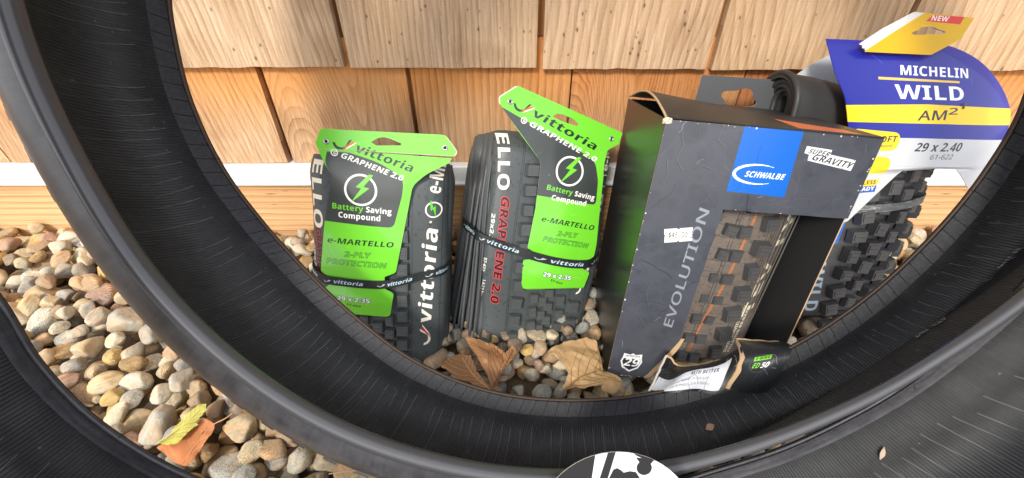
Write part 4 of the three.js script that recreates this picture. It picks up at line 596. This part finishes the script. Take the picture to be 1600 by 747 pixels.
  const wing = card([...rounded([[66, 236, 0.1], [-48, 212, 2], [-46, 243, 20], [-33, 271, 20], [-10, 297, 20], [22, 316, 8], [60, 318, 4]], 10)], -60, 0.6); part('card_wing', wing, phy({ color: lin(0.55, 0.57, 0.6), roughness: 0.35, clearcoat: 0.6, clearcoatRoughness: 0.15 }), o);
  const Tn = new Art(-5, 310, 130, 356, 6, '#dcae00'); Tn.poly([[65, 348], [97, 347.6], [95.5, 341], [60, 342.6]], '#d8322a'); Tn.text('NEW', 64, 343.4, 82, 343, 4.4, '#f6f0e6', {}); Tn.scratches(8, 4, 'rgba(255,245,180,0.5)', 3, 12, 0.3);
  const tm = std({ map: Tn.tex(), roughness: 0.5 }), tw = std({ color: lin(0.74, 0.73, 0.7), roughness: 0.6 });
  const hole2 = []; for (let k = 0; k < 30; k++) { const a = k / 30 * 6.283, rr = 1 + 0.22 * Math.cos(3 * a + 0.6); hole2.push([66 + 15 * rr * Math.cos(a) + 0.6 * 5 * Math.sin(a), 334 + 3.4 * rr * Math.sin(a)]); }
  for (let k = 0; k < 5; k++) part('hang_tab', card(rounded([[8 - 1.5 * k + 1.2 * (k % 2), 314 + 1.6 * k], [30 - 2.2 * k, 331 + k], [55.8 - 2.2 * k, 349.4 + 0.2 * k], [107.6 - 3 * k, 347.1], [101.4 - 3 * k, 328], [77.7 - 2 * k, 313.5]], 2), -4 - 0.55 * k, 0.4, k ? null : Tn, [hole2]), k ? tw : [tm, tw], o);
  part('staple', block(0.002, 0.006, 0.001, 0.0003).translate(0.1165, 0.268, zf(0.1165, 0.268) + 0.0012), std({ color: lin(0.2, 0.16, 0.12), roughness: 0.7, metalness: 0.3 }), o);
}

// ------------------------------------------------------------------ round-topped card tag in the front tyre
{
  const o = thing('card_tag', 'round-topped white card tag with bold black stripes, at the bottom edge', 'card tag');
  const A = new Art(-62, -110, 62, 66, 5, '#c3c7cc'); const k = '#0e0d0f';
  A.poly([[-62, 66], [-17, 66], [-21, 30], [-24, -20], [-62, -20]], k); A.poly([[-7, 66], [-1.5, 66], [-9, 36], [-15, 36]], k);
  A.poly([[8, 60.5], [24.5, 55], [29, 53.6], [20, 54.4], [13, 57]], k); A.poly([[12, 56], [26, 55], [22, 50], [15, 52]], k); A.disc(18.4, 48.2, 5.6, k);
  A.poly([[-8, 38], [-4.2, 46.4], [-1.6, 47.6], [1.4, 46], [3.4, 44.2], [8, 45.4], [12.4, 44.8], [15, 41], [18, 34], [-12, 30]], k); A.poly([[-40, -10], [40, -10], [30, 26], [-20, 24]], k);
  const pts = []; for (let i = 0; i <= 28; i++) { const a = Math.PI * i / 28; pts.push([60 * Math.cos(a), 60 * Math.sin(a)]); } pts.push([-60, -100], [60, -100]);
  const g = card(pts, 0, 0.8, A); part('card', g, [std({ map: A.tex(), roughness: 0.7 }), cardBack], o);
  o.scale.setScalar(0.83); o.position.set(0.065, 0.133, 0.449); o.rotation.order = 'YXZ'; o.rotation.set(-0.66, 0, -0.02); o.translateY(-0.0112);
}

// ------------------------------------------------------------------ fallen leaves and scraps
function leaf(label, cat, rib, outline, col, vein, y0, curl, seed, extra = {}) {
  { const k = (0.43 - (y0 - 0.013)) / (0.43 - y0), f = (p) => [p[0] * k, 0.526 + (p[1] - 0.526) * k]; rib = rib.map(f); outline = outline.map(f); y0 -= 0.013; }
  const o = thing(extra.name ?? 'fallen_leaf', label, cat, extra.group);
  const mid = new THREE.CatmullRomCurve3(rib.map((p) => V(p[0], 0, p[1]))), edge = new THREE.CatmullRomCurve3(outline.map((p) => V(p[0], 0, p[1])), true, 'catmullrom', extra.tension ?? 0.15);
  const ctr = V(0, 0, 0); rib.forEach((p) => ctr.add(V(p[0], 0, p[1]))); ctr.multiplyScalar(1 / rib.length);
  const near = (p) => { let b = 0, bd = 9; for (let i = 0; i <= 40; i++) { const q = mid.getPoint(i / 40), d = q.distanceTo(p); if (d < bd) { bd = d; b = i / 40; } } return b; };
  const W = 0.34, x0 = ctr.x - W / 2, z0 = ctr.z - W / 2, S = 1024, A = new Art(x0 * 1000, z0 * 1000, (x0 + W) * 1000, (z0 + W) * 1000, 3, col[0]);
  A.speckle(1600, seed, col.map((c) => c), 0.4, 3.2); A.speckle(200, seed + 2, extra.spots ?? [col[col.length - 1]], 0.2, 0.9);
  const m0 = rib.map((p) => [p[0] * 1000, p[1] * 1000]); A.line(m0, vein, 1.0); { const q = rng(seed + 9); for (let i = 0; i < 26; i++) A.disc(lerp(A.x0, A.x1, q()), lerp(A.y0, A.y1, q()), 0.8 + 1.6 * q(), 'rgba(70,44,24,0.35)'); for (let i = 0; i < 200; i++) { const x = lerp(A.x0, A.x1, q()), y = lerp(A.y0, A.y1, q()), a = q() * 6.28; A.line([[x, y], [x + 6 * Math.cos(a), y + 6 * Math.sin(a)]], 'rgba(80,54,30,0.16)', 0.3); } }
  for (let i = 1; i < 8; i++) { const q = mid.getPoint(i / 8), t = mid.getTangent(i / 8); for (const s of [-1, 1]) { const a = Math.atan2(t.z, t.x) + s * 0.75; A.line([[q.x * 1000, q.z * 1000], [q.x * 1000 + 18 * Math.cos(a), q.z * 1000 + 18 * Math.sin(a)], [q.x * 1000 + 40 * Math.cos(a + s * -0.15), q.z * 1000 + 40 * Math.sin(a - s * 0.15)]], vein, 0.8); A.line([[q.x * 1000 + 0.7, q.z * 1000 + 0.5], [q.x * 1000 + 18.7 * Math.cos(a), q.z * 1000 + 0.5 + 18 * Math.sin(a)]], 'rgba(70,44,22,0.4)', 0.5); } }
  // blade: outline with a slightly ragged edge, filled and finely divided, then bent by position
  const ring = []; for (let i = 0; i < 110; i++) { const E = edge.getPoint(i / 110), q = mid.getPoint(near(E)), dd = E.clone().sub(q), L0 = dd.length() || 1; E.addScaledVector(dd, (0.0016 * (fbm(i * 0.55, seed, 0, 2) - 0.5)) / L0); ring.push(new THREE.Vector2(E.x, E.z)); }
  let tris = THREE.ShapeUtils.triangulateShape(ring, []).map((t) => t.map((i) => [ring[i].x, ring[i].y]));
  for (let pass = 0; pass < 3; pass++) { const nx = []; for (const [A0, B0, C0] of tris) { const m = (p, q) => [(p[0] + q[0]) / 2, (p[1] + q[1]) / 2], ab = m(A0, B0), bc = m(B0, C0), ca = m(C0, A0); nx.push([A0, ab, ca], [ab, B0, bc], [ca, bc, C0], [ab, bc, ca]); } tris = nx; }
  const hy = (x, z) => { const d = V(x, 0, z).distanceTo(mid.getPoint(near(V(x, 0, z)))); return y0 + curl * Math.pow(clamp(d / 0.02, 0, 1.5), 1.6) * (0.1 + 1.5 * noise(x * 55, z * 55, seed + 3)) - 0.0012 * Math.exp(-d / 0.002) + 0.006 * (noise(x * 60, z * 60, seed) - 0.5) + (extra.crumple ?? 0.003) * (fbm(x * 150, z * 150, seed, 3) - 0.5) + (extra.tilt ? (x - ctr.x) * extra.tilt[0] + (z - ctr.z) * extra.tilt[1] : 0); };
  const pos = [], uvs = []; for (const off of [0, -0.0004]) for (const t of tris) for (const k of off ? [0, 1, 2] : [0, 2, 1]) { const [x, z] = t[k]; pos.push(x, hy(x, z) + off, z); uvs.push((x - x0) / W, (z - z0) / W); }
  let g = new THREE.BufferGeometry(); g.setAttribute('position', new THREE.Float32BufferAttribute(pos, 3)); g.setAttribute('uv', new THREE.Float32BufferAttribute(uvs, 2)); g = mergeVertices(g, 1e-6); g.computeVertexNormals();
  part('leaf_blade', g, std({ map: A.tex(), roughness: 0.75, side: THREE.DoubleSide }), o);
  const c3 = new THREE.CatmullRomCurve3(rib.map((p, i) => { const x = p[0], z = p[1]; return V(x, hy(x, z) + 0.0004, z); })); part('leaf_rib', new THREE.TubeGeometry(c3, 24, extra.ribR ?? 0.0008, 6), std({ color: new THREE.Color(vein), roughness: 0.8 }), o);
  return o;
}
leaf('small yellow green lobed leaf on top of the orange leaf', 'leaf', [[-0.3283, 0.3687], [-0.3145, 0.3511], [-0.3051, 0.3315]], [[-0.3267, 0.3676], [-0.324, 0.3653], [-0.3234, 0.3535], [-0.3172, 0.3412], [-0.3105, 0.3309], [-0.3049, 0.3295], [-0.3001, 0.3361], [-0.3021, 0.3437], [-0.3036, 0.3486], [-0.2992, 0.3511], [-0.3036, 0.3583], [-0.3071, 0.3687], [-0.3166, 0.3705]], ['#b9b552', '#c2bb5e', '#a9ad4c', '#b2a54e'], '#cbc27c', 0.0325, 0.001, 4, { spots: ['#8a7a34'] });
leaf('smooth orange leaf with a thin stalk, lying under the yellow green leaf', 'leaf', [[-0.2979, 0.3848], [-0.295, 0.3641], [-0.2888, 0.3484], [-0.2806, 0.3428], [-0.2759, 0.3371]], [[-0.3299, 0.3698], [-0.3225, 0.3664], [-0.3134, 0.3593], [-0.3073, 0.3509], [-0.3006, 0.3428], [-0.2876, 0.3484], [-0.2861, 0.3582], [-0.2883, 0.3652], [-0.2892, 0.3766], [-0.2917, 0.3864], [-0.3041, 0.3832], [-0.3193, 0.3755]], ['#bd7647', '#c58252', '#b36b3d', '#ba7a4e'], '#cd9468', 0.0275, 0.001, 7, { ribR: 0.0006 });
const dry = ['#9c7049', '#a87c54', '#8a603c', '#b08860', '#94683f'], dry2 = ['#ab8a60', '#b8996e', '#9a7a50', '#b08a5c', '#a27f54'];
leaf('dry reddish brown leaf with pale veins, against the tyre rim left of centre', 'leaf', [[-0.0211, 0.3111], [-0.0393, 0.2967], [-0.0547, 0.2752]], [[-0.0753, 0.2899], [-0.0671, 0.2768], [-0.0579, 0.2712], [-0.0457, 0.2736], [-0.0376, 0.2907], [-0.0211, 0.3118], [-0.0345, 0.3083], [-0.0537, 0.3011]], dry, '#c79a6e', 0.026, 0.004, 11, { spots: ['#5c3a20'], tilt: [0, -0.1] });
leaf('dry brown leaf with torn holes, between the two green card tyres', 'leaf', [[-0.0208, 0.3143], [-0.0147, 0.2994], [-0.0096, 0.2805], [-0.0212, 0.2645]], [[-0.0516, 0.2562], [-0.0373, 0.2562], [-0.0199, 0.2612], [-0.0098, 0.2694], [-0.0055, 0.2774], [-0.0095, 0.2897], [-0.0146, 0.3044], [-0.0196, 0.3122], [-0.0254, 0.2994], [-0.0327, 0.2882], [-0.0402, 0.2766]], dry, '#7c4f30', 0.031, 0.005, 13, { spots: ['#4c2f1a', '#6b4426'] });
leaf('narrow curled brown leaf standing at the foot of the right green card tyre', 'leaf', [[-0.0106, 0.298], [-0.0041, 0.2814], [0.0014, 0.2688]], [[-0.0094, 0.2921], [-0.0069, 0.2736], [0.0, 0.2655], [0.0056, 0.272], [0.0, 0.2814], [-0.0067, 0.2906]], dry, '#7a4c2c', 0.035, 0.004, 17, {});
leaf('large pale tan crumpled leaf propped against the black box', 'leaf', [[0.0528, 0.3165], [0.0727, 0.3017], [0.094, 0.2921], [0.0945, 0.2671]], [[0.0387, 0.2752], [0.0564, 0.2631], [0.0819, 0.2564], [0.0934, 0.2606], [0.0951, 0.2767], [0.0964, 0.2943], [0.1119, 0.3038], [0.1113, 0.3137], [0.0984, 0.3246], [0.0895, 0.3206], [0.0893, 0.3137], [0.0742, 0.3151], [0.0634, 0.3137], [0.0482, 0.3172], [0.0557, 0.3067], [0.0587, 0.2966], [0.049, 0.2845]], dry2, '#8c6a42', 0.034, 0.004, 19, { crumple: 0.007, spots: ['#6a4c2c', '#8a6a44'] });
{ // scraps lying on the tyres and stones
  const onTire = (S, th, w, lift) => S.surf(th, w, -lift);
  const scrap = (name, label, cat, S, th, w, len, wid, col, rot) => {
    const o = thing(name, label, cat), c = onTire(S, th, w, 0.0022), t = S.surf(th + 0.01, w).sub(S.surf(th - 0.01, w)).normalize(), up = S.surf(th, w, -0.01).sub(S.surf(th, w, 0)).normalize(), b = up.clone().cross(t).normalize();
    const g = sheet((u, v) => { const a = (u - 0.5) * len, k = Math.sin(Math.PI * clamp(u, 0.02, 0.98)), bb = (v - 0.5) * wid * k, x = a * Math.cos(rot) - bb * Math.sin(rot), y = a * Math.sin(rot) + bb * Math.cos(rot); return c.clone().addScaledVector(t, x).addScaledVector(b, y).addScaledVector(up, 0.0012 * k + 0.0006 * noise(u * 5, v * 5, len * 999)); }, 14, 6, 0.0004);
    part(name === 'seed_husk' ? 'husk' : 'flake', g, std({ color: col, roughness: 0.8 }), o);
  };
  scrap('seed_husk', 'pale pointed seed husk lying inside the nearest tyre at lower right', 'seed', T2, -0.78, 0.14, 0.0095, 0.003, lin(0.45, 0.34, 0.24), 0.6);
  scrap('leaf_scrap', 'tiny tan scrap of leaf inside the large tyre below the box', 'leaf scrap', T1, -1.194, 0.27, 0.009, 0.006, lin(0.5, 0.3, 0.18), 0.2);
  const st = thing('dry_straw', 'thin pale dry straw lying across the stones under the large tyre', 'straw'); part('stalk', new THREE.TubeGeometry(new THREE.CatmullRomCurve3([V(-0.168, 0.014, 0.388), V(-0.148, 0.0155, 0.386), V(-0.1225, 0.014, 0.384)]), 20, 0.0006, 5), std({ color: lin(0.66, 0.5, 0.3), roughness: 0.8 }), st);
}

renderer.render(scene, camera);
